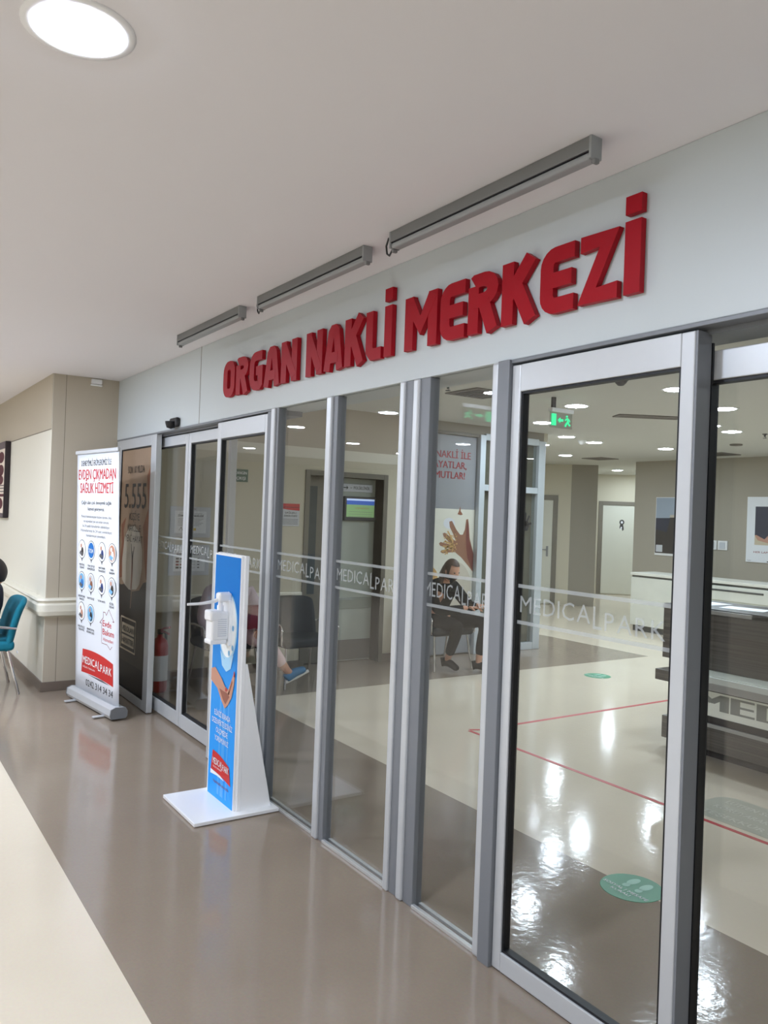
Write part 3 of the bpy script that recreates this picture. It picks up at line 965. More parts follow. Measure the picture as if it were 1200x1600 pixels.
for i in range(10):
    u, v = cx[i % 4], (1.165, 0.905, 0.655)[i // 4]
    ru, rv = 0.078, 0.078
    q = MB()
    P.poly(q, [(u - 0.02, v - rv * .92), (u + 0.02, v - rv * .92), (u, v - rv * 1.32)], 'ink_grey', 3)
    P.ell(q, u, v, ru, rv, 'ink_grey', 3); P.ell(q, u, v, ru * .93, rv * .93, 'white_print', 4)
    c1, c2 = cols[i]
    P.ell(q, u, v, ru * .80, rv * .80, c1, 5)
    if i == 1:
        P.text(q, '7/24', u, v - .02, 0.034, 'white_print', 6, 0.09, bold=.02)
    else:
        P.ell(q, u + .012, v - .02, ru * .34, rv * .48, c2, 6, 14)
        P.ell(q, u - .012, v + .028, ru * .22, rv * .22, 'skin_print' if c1 != 'skin_print' else 'paper', 6, 12)
        P.poly(q, [(u - .05, v - .035), (u + .0, v - .055), (u + .03, v - .03), (u - .03, v - .012)], 'pale_blue_print' if i % 2 else 'ink_grey', 7)
    a, c = caps[i]
    P.text(q, a, u, v - .135, 0.017, 'ink', 3, min(0.15, 0.016 * len(a)), bold=.006)
    if c: P.text(q, c, u, v - .159, 0.017, 'ink', 3, min(0.16, 0.016 * len(c)), bold=.006)
    q.build('service_badge', o)
q = MB()
P.line(q, [(0.13, 0.46), (0.13, 0.61), (0.09, 0.61), (0.16, 0.655), (0.16, 0.70), (0.20, 0.70), (0.22, 0.68), (0.27, 0.73), (0.37, 0.645), (0.34, 0.645)], 0.005, 'ink_maroon', 3)
P.line(q, [(0.13, 0.455), (0.24, 0.455), (0.30, 0.425), (0.34, 0.455)], 0.004, 'ink_maroon', 3)
P.text(q, 'Evde', 0.15, 0.590, 0.05, 'red_print', 3, 0.17, 'l', bold=.012)
P.text(q, 'Bakım', 0.15, 0.525, 0.05, 'red_print', 3, 0.22, 'l', bold=.012)
P.text(q, 'Hizmetleri', 0.16, 0.478, 0.028, 'red_print', 3, 0.20, 'l')
q.build('house_emblem', o)
q = MB()
# logo flag
fl_pts = [(-0.27, 0.285), (-0.10, 0.29), (0.12, 0.275), (0.33, 0.225), (0.31, 0.075), (0.36, 0.055)]
top = [(-0.265 + i * 0.0625, 0.352 + 0.014 * math.sin(i / 10 * 3.0) - 0.0003 * i * i) for i in range(11)]
bot = [(-0.29 + i * 0.0655, 0.160 + 0.010 * math.sin(i / 10 * 3.1) - 0.0001 * i * i) for i in range(11)]
P.poly(q, bot + top[::-1], 'logo_red', 3)
P.poly(q, [(-0.16, 0.160), (0.15, 0.163), (0.3, 0.148), (0.1, 0.148)], 'ink_grey', 3)
medical_text(q, P, -0.255, 0.335, 0.240, 0.062, 'white_print', 5, 0.02)
P.text(q, 'SAĞLIKLI YARINLARA', -0.255, 0.205, 0.014, 'white_print', 5, 0.26, 'l')
lg = q.build('logo', o); lg['label'] = 'red MEDICALPARK logo'
q = MB()
P.text(q, '0242 314 34 34', -0.19, 0.065, 0.055, 'ink', 3, 0.55, 'l', bold=.006)
q.build('text_line', o)

# ------------------------------------------------------------------ brown film poster on the end panel
o = thing('film_poster', 'brown film poster with 5.555 on the glass of the end panel', 'poster', (0, 0, 0))
P = Plane((-6.71, 0.0155, 0.10), (1, 0, 0), (0, 0, 1))
q = MB()
q.box(-7.125, 0.0125, 0.078, -6.295, 0.016, 2.095, 'film_brown'); q.build('film', o)
q = MB()
P = Plane((-6.71, 0.0122, 0.0), (1, 0, 0), (0, 0, 1))
P.rect(q, -.415, 0.08, .415, 0.30, 'film_black', 1)
P.poly(q, [(-.415, .30), (.415, .30), (.415, 1.02), (.30, 1.0), (.2, .93), (.0, .90), (-.2, .95), (-.33, .93), (-.415, .96)], 'film_dark', 1)
P.poly(q, [(.415, 1.0), (.415, 1.98), (.30, 1.86), (.36, 1.60), (.24, 1.45), (.30, 1.2), (.36, 1.04)], 'film_rust', 1)
P.poly(q, [(-.40, .98), (-.34, 1.30), (-.37, 1.45), (-.24, 1.52), (-.30, 1.40), (-.26, 1.2), (-.30, 1.0)], 'film_rust', 1)
P.poly(q, [(-.29, .98), (-.31, 1.15), (-.26, 1.34), (-.14, 1.44), (.02, 1.45), (.16, 1.40), (.24, 1.27), (.26, 1.12), (.20, .98), (.12, .93), (-.08, .91), (-.2, .94)], 'film_pale', 2)
P.line(q, [(-.02, .92), (-.01, 1.06), (-.015, 1.18)], 0.03, 'film_rust', 3)
P.line(q, [(-.015, 1.16), (.03, 1.28)], 0.012, 'film_dark', 3); P.line(q, [(-.015, 1.16), (-.06, 1.30)], 0.012, 'film_dark', 3); P.line(q, [(-.01, 1.06), (-.015, 1.24)], 0.012, 'film_dark', 3)
P.line(q, [(-.02, .76), (.0, .92)], 0.02, 'film_brown', 3)
P.text(q, 'SON 10 YILDA', .0, 1.895, .065, 'film_black', 3, .46)
P.text(q, '5.555', .0, 1.60, .22, 'film_black', 3, .60, bold=-.005)
P.text(q, 'KİŞİYE', .0, 1.50, .06, 'film_dark', 3, .28)
P.text(q, 'NAKİLLE', .0, 1.405, .06, 'film_dark', 3, .36)
P.text(q, 'YENİ HAYAT', .0, 1.315, .06, 'film_dark', 3, .48)
P.line(q, [(-.27, .40), (.15, .40), (.15, .665), (-.27, .665), (-.27, .393)], .014, 'film_cream', 3)
P.rect(q, -.235, .535, .115, .62, 'film_cream', 3); P.rect(q, -.235, .435, .115, .52, 'film_cream', 3)
P.text(q, 'ASLOLAN', -.06, .553, .05, 'film_dark', 5, .32, bold=.02)
P.text(q, 'HAYATTIR', -.06, .453, .05, 'film_dark', 5, .32, bold=.02)
q.build('print', o)

# ------------------------------------------------------------------ sanitiser stand
o = thing('sanitiser_stand', 'white floor stand with tall blue poster panel before the glass', 'stand', (-4.10, -0.24, 0))
q = MB(); q.box(-0.238, -0.24, 0.003, 0.242, 0.236, 0.022, 'white_gloss', 0.003); q.build('base', o)
q = MB(); q.box(-0.19, 0.012, 0.022, 0.19, 0.034, 1.375, 'white_gloss', 0.002); q.build('back_panel', o)
for xx in (-0.19, 0.166):
    q = MB(); q.prism([(0.034, 0.022), (0.21, 0.022), (0.045, 0.80), (0.034, 0.80)], 'x', xx, xx + 0.024, 'white_gloss'); q.build('side_fin', o)
q = MB(); q.box(-0.19, -0.004, 0.022, 0.178, 0.012, 1.372, 'white_gloss', 0.001); q.build('front_board', o)
q = MB()
P = Plane((0, -0.0045, 0), (1, 0, 0), (0, 0, 1))
mtb = bpy.data.materials.new('blue_print'); mtb.use_nodes = True
nt = mtb.node_tree
tc = nt.nodes.new('ShaderNodeTexCoord'); sp = nt.nodes.new('ShaderNodeSeparateXYZ'); nt.links.new(tc.outputs['Object'], sp.inputs[0])
mr = nt.nodes.new('ShaderNodeMapRange'); mr.inputs[1].default_value = 0.2; mr.inputs[2].default_value = 1.1
nt.links.new(sp.outputs[2], mr.inputs[0])
rp = nt.nodes.new('ShaderNodeValToRGB')
rp.color_ramp.elements[0].color = rgba((40, 160, 250)); rp.color_ramp.elements[1].color = rgba((0, 116, 200))
e_ = rp.color_ramp.elements.new(0.5); e_.color = rgba((50, 152, 236))
nt.links.new(mr.outputs[0], rp.inputs[0]); nt.links.new(rp.outputs[0], nt.nodes['Principled BSDF'].inputs['Base Color'])
nt.nodes['Principled BSDF'].inputs['Roughness'].default_value = 0.45
nt.nodes['Principled BSDF'].inputs['Specular IOR Level'].default_value = 0.2
MATS['blue_print'] = mtb
P.rect(q, -.176, .022, .170, 1.362, 'blue_print', 1)
for (u, wd) in ((-.03, .03), (.02, .045), (.08, .02)):
    P.poly(q, [(u - wd / 2, .05), (u + wd / 2, .05), (u + wd * .4, .62), (u - wd * .4, .62)], 'blue_low', 2)
# water glow and hand picture
P.ell(q, .03, .98, .125, .185, 'sky_print', 2, 32); P.ell(q, .03, .985, .112, .172, 'white_print', 3, 32)
P.poly(q, [(-.06, .84), (-.03, .76), (.03, .735), (.09, .76), (.12, .84), (.06, .80), (.0, .80)], 'sky_print', 4)
for i in range(7):
    P.ell(q, .06 + .05 * math.sin(i * 2.1), .84 + i * .035, .012, .016, 'pale_blue_print', 5, 10)
hand = [(-.175, .72), (-.12, .735), (-.05, .70), (.02, .655), (.07, .645), (.10, .69), (.135, .745), (.15, .74), (.145, .69), (.115, .61), (.07, .56), (.03, .535), (-.02, .57), (-.08, .625), (-.175, .655)]
P.poly(q, hand, 'skin_print', 5)
P.poly(q, [(-.05, .63), (.0, .58), (.04, .56), (.09, .61), (.06, .625), (.01, .625)], 'skin_print_dark', 6)
P.line(q, [(-.04, .69), (.04, .635), (.085, .63)], .018, 'skin_print', 7)
P.line(q, [(.075, .62), (.12, .70)], .010, 'skin_print_dark', 7)
P.ell(q, .045, .64, .014, .01, 'nail_print', 8, 10); P.ell(q, .145, .742, .008, .016, 'nail_print', 8, 10)
for i, (s, wd) in enumerate((('ELİNİZİ BURADA', .22), ('DEZENFEKTE EDİNİZ', .28), ('ÖLÇMEDE', .16), ('YORUMUNUZ', .19))):
    P.text(q, s, 0.0, .475 - i * .046, .030, 'white_print', 4, wd, bold=.01)
top = [(-.115 + .023 * i, .275 - .0004 * i * i) for i in range(11)]
bot = [(-.135 + .0275 * i, .165 - .00025 * i * i) for i in range(11)]
P.poly(q, bot + top[::-1], 'logo_red', 4)
P.poly(q, [(-.137, .165), (-.139, .140), (-.05, .148), (.06, .145), (.0, .160)], 'white_print', 4)
medical_text(q, P, -.105, .115, .205, .036, 'white_print', 6, .025)
P.text(q, 'SAĞLIKLI YARINLARA', -.10, .186, .009, 'white_print', 6, .12, 'l')
P.text(q, 'hayatınızda yanınızda', .01, .105, .018, 'ink_maroon', 4, .21)
q.build('poster_print', o)

# elbow dispenser fixed on the board: a thing of its own
d = thing('soap_dispenser', 'white elbow-lever dispenser mounted on the blue stand', 'dispenser', (-4.055, -0.2455, 0.885))
q = MB(); q.box(-0.045, -0.022, 0.0, 0.045, 0.0, 0.245, 'white_plastic', 0.006); q.build('back_plate', d)
q = MB(); q.box(-0.046, -0.118, 0.03, 0.046, -0.022, 0.185, 'white_plastic', 0.012, 3)
q.box(-0.048, -0.128, 0.135, 0.048, -0.060, 0.192, 'white_plastic', 0.012, 3)
q.box(-0.044, -0.124, 0.012, 0.044, -0.030, 0.036, 'white_plastic', 0.006); q.build('tank', d)
q = MB()
for i in range(9):
    q.box(0.0455, -0.085, 0.055 + i * 0.011, 0.0475, -0.035, 0.0595 + i * 0.011, 'paper_grey')
q.build('grille', d)
q = MB(); q.lathe([(0.018, 0.185), (0.018, 0.215), (0.013, 0.218), (0.013, 0.24)], (0, -0.055, 0), 'white_plastic', 16); q.build('pump', d)
q = MB(); q.tube([(0, -0.005, 0.275), (0, -0.04, 0.262), (0, -0.09, 0.238), (0, -0.16, 0.228), (0, -0.24, 0.226)], [.014, .014, .010, .008, .007], 'white_plastic', 10)
q.box(-0.03, -0.075, 0.235, 0.03, 0.0, 0.285, 'white_plastic', 0.014, 3); q.build('lever', d)

# ------------------------------------------------------------------ corridor wall art
o = thing('wall_art', 'maroon and cream abstract canvas on the corridor wall, left edge', 'picture', (-9.64, -0.556, 1.85))
q = MB(); q.box(-0.34, -0.055, -0.41, 0.34, 0.0, 0.41, 'art_edge', 0.008); q.build('canvas', o)
q = MB()
P = Plane((0, -0.0555, 0), (1, 0, 0), (0, 0, 1))
P.rect(q, -.335, -.405, .335, .405, 'art_cream', 1)
P.rect(q, -.335, .33, .335, .405, 'art_grey', 2)
for v in (.24, .10, -.26):
    P.ell(q, .10, v, .20, .062, 'art_maroon', 2)
    for u in (-.31, -.25, -.2):
        P.rect(q, u, v - .06, u + .02, v + .06, 'art_edge', 2)
P.ell(q, .10, -.005, .19, .05, 'art_maroon', 2)
for v in (-.07, -.10, -.135): P.rect(q, -.335, v, .335, v + .012, 'art_grey', 2)
P.rect(q, -.335, -.185, .335, -.155, 'art_maroon', 2)
P.rect(q, -.335, -.405, .335, -.36, 'art_grey', 2)
q.build('print', o)

# ------------------------------------------------------------------ floor markings
b = MB()
b.box(-4.655, 1.985, 0.0, 2.3, 2.015, 0.0015, 'tape_red')
tag(b.build('floor_tape'), 'red tape line on the beige floor running along the desk front', 'tape', 'red floor tape')
b = MB()
b.box(-4.65, 2.10, 0.0, -4.615, 4.75, 0.0015, 'tape_red')
b.prism([(-4.69, 2.02), (-4.655, 2.02), (-4.615, 2.10), (-4.65, 2.10)], 'z', 0, 0.0015, 'tape_red')
tag(b.build('floor_tape'), 'red tape line running deeper into the hall at the desk end', 'tape', 'red floor tape')
def green_dot(x, y, label, rz=0):
    o = thing('floor_sticker', label, 'sticker', (x, y, 0), rz, 'green floor stickers')
    q = MB(); q.lathe([(0.0, 0.0015), (0.137, 0.0015), (0.138, 0.0)], (0, 0, 0), 'green_sticker', 40, smooth=False); q.build('disc', o)
    P = Plane((0, 0, 0.0016), (1, 0, 0), (0, 1, 0))
    q = MB()
    for u in (-.032, .036):
        P.ell(q, u, .052, .021, .042, 'pale_green', 1, 18); P.ell(q, u + .002, -.002, .016, .020, 'pale_green', 1, 14)
    P.text(q, 'SOSYAL | MESAFE', 0, -.055, .020, 'white_print', 1, .235, bold=.012)
    P.text(q, 'KURALI', 0, -.085, .018, 'white_print', 1, .10, bold=.012)
    q.build('print', o)
green_dot(-2.305, 0.967, 'round green footprint sticker nearest, on the beige and taupe border')
green_dot(-5.72, 4.66, 'far round green footprint sticker out on the beige floor')
o = thing('floor_notice', 'pale grey floor sticker with white text behind the red tape', 'sticker', (-2.42, 2.27, 0))
q = MB()
rr = []
for (sx, sy, a0) in ((1, 1, 0), (-1, 1, 90), (-1, -1, 180), (1, -1, 270)):
    rr += [(sx * .30 + .11 * math.cos(math.radians(a0 + 15 * i)), sy * .11 + .10 * math.sin(math.radians(a0 + 15 * i))) for i in range(7)]
q.prism(rr, 'z', 0, 0.0012, 'mat_sticker'); q.build('sheet', o)
q = MB(); P = Plane((0, 0, 0.0013), (1, 0, 0), (0, 1, 0))
for i, s in enumerate(('LÜTFEN SOSYAL MESAFEYİ', 'KORUYARAK BEKLEYİNİZ', 'TEŞEKKÜR EDERİZ')):
    q = MB(); P.text(q, s, 0, .085 - i * .12, .055, 'mat_text', 1, .66, bold=.01); q.build('text_line', o)

# ------------------------------------------------------------------ hall left wall: doors, signs, notices
LW = lambda y, z, k=0.0: Plane((XL + 0.003 + k, y, z), (0, 1, 0), (0, 0, 1))
o = thing('door_4', 'grey framed double door in the left hall wall', 'door', kind='structure')
q = MB()
q.box(XL - 0.2, DY0 - .055, 0, XL + 0.012, DY0, DZ + .055, 'door_frame', .003); q.box(XL - 0.2, DY1, 0, XL + 0.012, DY1 + .055, DZ + .055, 'door_frame', .003)
q.box(XL - 0.2, DY0, DZ, XL + 0.012, DY1, DZ + .055, 'door_frame', .003); q.build('frame', o)
q = MB(); q.box(XL - 0.20, 2.30, 0.01, XL - 0.16, DY1, DZ, 'door_leaf_grey', .003); q.build('leaf', o)
q = MB(); q.box(XL - 0.16, 2.302, 0.02, XL - 0.157, DY1 - .005, 0.24, 'kick_plate', .001); q.build('kick_plate', o)
q = MB(); q.box(XL - 0.16, 2.302, 0.58, XL - 0.150, DY1 - .005, 0.70, 'bumper', .003); q.build('bumper_strip', o)
q = MB(); q.box(XL - 0.20, DY0, 0.01, XL - 0.16, 2.295, DZ, 'door_frame', .003); q.build('leaf', o)
q = MB(); q.box(XL - 0.16, DY0 + .06, 0.75, XL - 0.155, DY0 + .18, 1.9, 'vision_dark', .002); q.build('vision_panel', o)
q = MB(); q.box(XL - 0.50, DY0, 0, XL - 0.21, DY1, DZ, 'greige_paint'); q.build('backing', o)
o = thing('wall_screen', 'small display with blue and green picture in the grey doorway', 'screen', (XL - 0.157, 2.690, 1.545))
q = MB(); q.box(0, -.205, 0.0, 0.04, .205, .265, 'dark_plastic', .006); q.build('bezel', o)
q = MB(); P = Plane((0.0402, 0, 0), (0, 1, 0), (0, 0, 1))
P.rect(q, -.18, .04, .18, .175, 'screen_green', 1); P.rect(q, -.18, .175, .18, .22, 'screen_blue', 1); P.rect(q, -.18, .22, .18, .24, 'screen_light', 1)
P.text(q, 'LÜTFEN BEKLEYİNİZ', 0.02, .13, .016, 'screen_orange', 2, .18)
for i in range(3): P.rect(q, -.15, .095 - i * .025, .15, .099 - i * .025, 'bumper', 2)
q.build('picture', o)
o = thing('door_sign', 'narrow grey arrow sign above the small display', 'sign', (XL - 0.157, 2.655, 1.86))
q = MB(); q.box(0, -.20, 0, .012, .20, .085, 'paper_grey', .002); q.build('plate', o)
q = MB(); P = Plane((0.0122, 0, 0), (0, 1, 0), (0, 0, 1))
P.line(q, [(-.175, .043), (-.13, .043)], .010, 'ink', 1); P.poly(q, [(-.14, .068), (-.115, .043), (-.14, .018), (-.132, .043)], 'ink', 1)
P.line(q, [(-.09, .043), (-.065, .043)], .006, 'ink_grey', 1)
P.text(q, 'POLİKLİNİK', .06, .028, .034, 'ink_grey', 1, .21, bold=.01); q.build('print', o)

o = thing('fire_exit_sign', 'dark green YANGIN CIKISI sign on the left hall wall', 'sign', (XL, 1.19, 1.955))
q = MB(); q.box(0.0, -.095, -.062, 0.008, .095, .062, 'sign_green', .001); q.build('plate', o)
q = MB(); P = LW(1.19 - 1.19, 0); P = Plane((0.0082, 0, 0), (0, 1, 0), (0, 0, 1))
P.rect(q, -.088, -.05, -.062, .052, 'pale_green', 1); P.ell(q, -.05, -.04, .012, .012, 'pale_green', 1, 10)
P.text(q, 'YANGIN', .018, .012, .030, 'white_print', 1, .125, bold=.01); P.text(q, 'ÇIKIŞI', .022, -.04, .030, 'white_print', 1, .095, bold=.01)
q.build('print', o)
def notice(y, z, label, kind):
    o = thing('notice_frame', label, 'notice', (XL, y, z), group='framed notices on the hall wall')
    q = MB(); q.box(0, -.20, -.145, .008, .20, .145, 'paper_grey', .002); q.build('holder', o)
    q = MB(); q.box(.0082, -.155, -.105, .0095, .155, .105, 'paper'); q.build('paper', o)
    q = MB(); P = Plane((.0096, 0, 0), (0, 1, 0), (0, 0, 1))
    P.text(q, 'HASTA HAKLARI VE SORUMLULUKLARI', .0, .078, .008, 'ink_grey', 1, .22)
    P.rect(q, -.13, .048, .12, .066, 'ink', 1) if False else P.text(q, 'ZİYARET KURALLARI BİLGİSİ', .0, .050, .020, 'ink', 1, .25, bold=.02)
    if kind == 0:
        for i in range(6): P.rect(q, -.125, .030 - i * .013, .125 - .02 * (i % 3), .033 - i * .013, 'ink_grey', 1)
        P.rect(q, -.005, -.080, .055, -.056, 'yellow_print', 1)
        P.line(q, [(-.11, -.08), (-.09, -.05), (-.075, -.08)], .004, 'ink', 1)
    else:
        for i in range(4):
            v = .022 - i * .028
            P.rect(q, -.13, v - .018, -.10, v, ('ink_grey', 'ink_maroon', 'poster_red', 'ink')[i], 1)
            P.rect(q, -.09, v - .016, -.065, v - .002, ('ink_grey', 'paper_grey', 'ink_maroon', 'ink')[i], 1)
            for j in range(2): P.rect(q, -.04, v - .005 - j * .009, .06, v - .003 - j * .009, 'ink_grey', 1)
            P.rect(q, .08, v - .014, .10, v - .002, 'ink_grey', 1)
    q.build('print', o)
    q = MB(); P2 = Plane((.0082, 0, 0), (0, 1, 0), (0, 0, 1))
    P2.text(q, 'DUYURU', .01, .118, .014, 'ink_maroon', 1, .075, bold=.01); q.build('header', o)
notice(.715, 1.485, 'upper framed paper notice, with the yellow patch', 0)
notice(.715, 1.125, 'lower framed paper notice, with small coloured icons', 1)
o = thing('wall_notice', 'grey wall plaque with wavy red header left of the grey door', 'sign', (XL, 1.76, 1.585))
q = MB(); q.box(0, -.11, -.115, .010, .11, .115, 'paper_grey', .002); q.build('plate', o)
q = MB(); P = Plane((.0102, 0, 0), (0, 1, 0), (0, 0, 1))
P.poly(q, [(-.11, .115), (-.11, .065), (-.02, .052), (.11, .045), (.11, .115)], 'logo_red', 1)
P.rect(q, -.11, .075, .11, .082, 'ink_maroon', 2)
P.text(q, 'SAĞLIKLI', .01, .012, .020, 'ink', 1, .13, bold=.01); P.text(q, 'GÜNLER DİLERİZ', .01, -.018, .018, 'ink', 1, .15, bold=.01)
for i in range(5): P.rect(q, -.09, -.045 - i * .013, .095, -.041 - i * .013, 'ink_grey', 1)
q.build('print', o)

# glazed poster screen and aluminium door on the left wall
o = thing('wall_poster', 'big hall poster with red text and raised hands behind the seated person', 'poster', (XL - .02, 0, 0))
q = MB(); q.box(-.01, 3.10, 0.02, 0.0, 4.245, 2.585, 'poster_grey'); q.build('panel', o)
q = MB(); P = Plane((.0005, 0, 0), (0, 1, 0), (0, 0, 1))
P.rect(q, 3.10, .62, 4.245, 1.72, 'poster_cream', 1)
P.text(q, 'ORGAN NAKLİ İLE', 4.15, 2.315, .085, 'poster_red', 2, 0.96, 'r', bold=.012)
P.text(q, 'YENİ HAYATLAR,', 4.09, 2.195, .085, 'poster_red', 2, 0.86, 'r', bold=.012)
P.text(q, 'YENİ UMUTLAR!', 4.07, 2.075, .085, 'poster_red', 2, 0.82, 'r', bold=.012)
# large arm and hand reaching up from lower right
P.poly(q, [(4.245, .98), (4.245, 1.20), (4.18, 1.38), (4.16, 1.54), (4.145, 1.61), (4.115, 1.60), (4.10, 1.48), (4.07, 1.42), (4.03, 1.42), (3.97, 1.48), (3.90, 1.58), (3.86, 1.57), (3.87, 1.51), (3.93, 1.42), (3.97, 1.34), (3.93, 1.26), (3.98, 1.20), (4.06, 1.15), (4.16, 1.06)], 'poster_brown', 2)
P.poly(q, [(4.245, .98), (4.245, 1.20), (4.17, 1.36), (4.15, 1.55), (4.135, 1.59), (4.12, 1.50), (4.12, 1.35), (4.15, 1.15)], 'poster_maroon', 3)
for pts in ([(3.97, 1.34), (3.80, 1.44), (3.77, 1.43), (3.78, 1.40), (3.94, 1.27)], [(3.95, 1.29), (3.74, 1.33), (3.72, 1.31), (3.74, 1.285), (3.94, 1.24)], [(3.95, 1.25), (3.76, 1.235), (3.745, 1.215), (3.77, 1.20), (3.97, 1.215)]):
    P.poly(q, pts, 'poster_brown', 1.8)
random.seed(3)
for i in range(70):
    u = 3.78 + random.random() * .20; v = 1.18 + random.random() * .24
    s = .008 + random.random() * .012
    P.poly(q, [(u, v), (u + s, v + s * .2), (u + s * .8, v + s), (u - s * .2, v + s * .9)], 'poster_orange', 3)
for i in range(5):
    P.line(q, [(3.93, 1.26 + .02 * i), (3.76 + .02 * i, 1.22 + .06 * i)], .02, 'poster_orange', 3)
P.ell(q, 3.86, 1.55, .085, .065, 'paper_grey', 1.5, 20)
P.poly(q, [(3.45, .95), (3.52, 1.10), (3.56, 1.02), (3.62, 1.06), (3.70, .99), (3.72, .90), (3.60, .84), (3.46, .86)], 'poster_orange', 3)
P.ell(q, 3.98, .80, .24, .30, 'film_pale', 1.6, 28)
P.poly(q, [(4.00, 1.70), (4.02, 1.76), (4.025, 1.70), (4.06, 1.66), (4.03, 1.65), (3.98, 1.66)], 'film_rust', 3)
P.ell(q, 3.52, 1.66, .05, .04, 'poster_orange', 3, 12)
q.build('print', o)
o = thing('door_5', 'bright aluminium glazed door frame beside the hall poster', 'door', kind='structure')
fr = [(4.25, 4.335, 0, 2.62), (5.215, 5.33, 0, 2.62)]
for (a, c, z0, z1) in fr:
    q = MB(); q.box(XL - .07, a, z0, XL + .045, c, z1, 'steel_frame', .006); q.build('post', o)
q = MB(); q.box(XL - .05, 4.335, 2.56, XL + .04, 5.215, 2.64, 'steel_frame', .005); q.build('top_rail', o)
q = MB(); q.box(XL - .05, 4.335, 1.955, XL + .04, 5.215, 2.03, 'steel_frame', .005); q.build('mid_rail', o)
q = MB(); q.box(XL - .05, 4.335, 0.0, XL + .04, 5.215, 0.09, 'steel_frame', .005); q.build('bottom_rail', o)
q = MB(); q.box(XL - .05, 3.10, 2.585, XL + .02, 4.25, 2.62, 'door_frame', .003); q.build('head_frame', o)
for z0, z1 in ((.09, 1.955), (2.03, 2.56)):
    q = MB(); q.box(XL - .012, 4.335, z0, XL - .004, 5.215, z1, 'glass_hall'); q.build('pane', o)
q = MB(); P = Plane((XL - .003, 0, 0), (0, 1, 0), (0, 0, 1))
hx, hz = 5.06, 1.555
P.poly(q, [(hx - .06, hz - .06), (hx + .04, hz - .07), (hx + .07, hz - .01), (hx + .05, hz + .05), (hx - .02, hz + .06), (hx - .07, hz + .02)], 'ink', 1)
for (a, L_) in ((150, .13), (118, .15), (88, .16), (60, .14), (15, .11)):
    P.line(q, [(hx, hz), (hx + L_ * math.cos(math.radians(a)), hz + L_ * math.sin(math.radians(a)))], .026, 'ink', 1)
q.build('hand_print', o)
b = MB(); b.box(XL - .45, 3.10, 0, XL - .06, 5.40, 2.62, 'greige_paint')
struct(b, 'wall_hall_niche', 'grey wall behind the poster screen and aluminium door', 'wall')

# alcove doors
def flat_door(name, label, p, d, w, h, icon):
    """door in a wall: p = hinge-side floor point, d = direction along the wall (2D)"""
    ux = Vector((d[0], d[1], 0)).normalized()
    ang = math.atan2(ux.y, ux.x)
    o = thing(name, label, 'door', (p[0], p[1], 0), ang, kind='structure')
    f = .09
    q = MB()
    q.box(-f, -.03, 0, 0, .02, h + f, 'door_frame', .003); q.box(w, -.03, 0, w + f, .02, h + f, 'door_frame', .003); q.box(0, -.03, h, w, .02, h + f, 'door_frame', .003)
    q.build('frame', o)
    q = MB(); q.box(.005, -.018, .012, w - .005, .018, h - .005, 'door_leaf', .003); q.build('leaf', o)
    q = MB(); hx = w - .09
    q.box(hx - .02, -.024, .93, hx + .02, -.018, 1.13, 'alu_dark_and_shaded', .002); q.tube([(hx, -.02, 1.06), (hx, -.065, 1.06), (hx - .11, -.068, 1.06)], .009, 'alu_dark_and_shaded', 8)
    q.build('handle', o)
    if icon:
        q = MB(); P = Plane((w * .45, -.0185, 1.55), (1, 0, 0), (0, 0, 1))
        P.ell(q, 0, .10, .055, .06, 'ink', 1, 16); P.ell(q, .0, .10, .025, .03, 'paper', 2, 12)
        P.poly(q, [(-.035, .05), (.03, .045), (.05, -.06), (.02, -.10), (-.01, -.02), (-.03, -.06), (-.05, -.02)], 'ink', 1)
        P.poly(q, [(-.02, .0), (.01, -.01), (-.01, -.07), (-.03, -.06)], 'paper', 2)
        q.build('restroom_symbol', o)
    return o
flat_door('door_6', 'plain cream door with brown frame beyond the aluminium door', (-11.70, 8.76), (1.07, 1.10), 0.92, 2.03, False)
flat_door('door_7', 'far restroom door with black and white symbol', (-12.36, 12.36), (1.55, 1.66), 0.95, 2.03, True)

# ------------------------------------------------------------------ back wall pictures and switches
BWP = lambda x, z: Plane((x, YB - .001, z), (1, 0, 0), (0, 0, 1))
o = thing('framed_picture', 'tall blue and dark framed picture left of the stile on the back wall', 'picture', (-8.50, YB, 1.10))
q = MB(); q.box(-.34, -.02, 0, .34, 0, 1.0, 'white_plastic', .003); q.build('frame', o)
q = MB(); P = Plane((0, -.0205, 0), (1, 0, 0), (0, 0, 1))
P.rect(q, -.33, .04, .32, .99, 'pic_blue', 1)
P.poly(q, [(-.33, .04), (.32, .04), (.32, .70), (-.03, .70), (-.05, .645), (-.33, .64)], 'pic_dark', 2)
P.poly(q, [(-.33, .45), (-.1, .40), (-.04, .64), (-.33, .64)], 'pic_navy', 3)
P.rect(q, -.05, .655, .25, .70, 'film_pale', 3); P.rect(q, .06, .70, .085, .77, 'ink', 3)
P.rect(q, -.31, .06, -.18, .18, 'paper_grey', 3)
q.build('print', o)
o = thing('framed_picture', 'white bordered poster with navy photo at the right picture edge', 'picture', (-6.68, YB, 1.10))
q = MB(); q.box(-.47, -.02, 0, .47, 0, 1.01, 'white_plastic', .003); q.build('frame', o)
q = MB(); P = Plane((0, -.0205, 0), (1, 0, 0), (0, 0, 1))
P.rect(q, -.465, .005, .465, 1.005, 'paper', 1)
P.rect(q, -.33, .27, .33, .86, 'pic_navy', 2)
P.poly(q, [(-.33, .27), (.33, .27), (.33, .62), (.15, .66), (-.02, .52), (-.17, .36), (-.30, .42), (-.33, .42)], 'pic_skin', 3)
P.poly(q, [(-.33, .42), (-.28, .34), (-.1, .30), (.1, .27), (-.33, .27)], 'film_cream', 4)
P.text(q, 'HER LAPSE BİR HAYAT', -.34, .145, .030, 'poster_red', 2, .62, 'l', bold=.012)
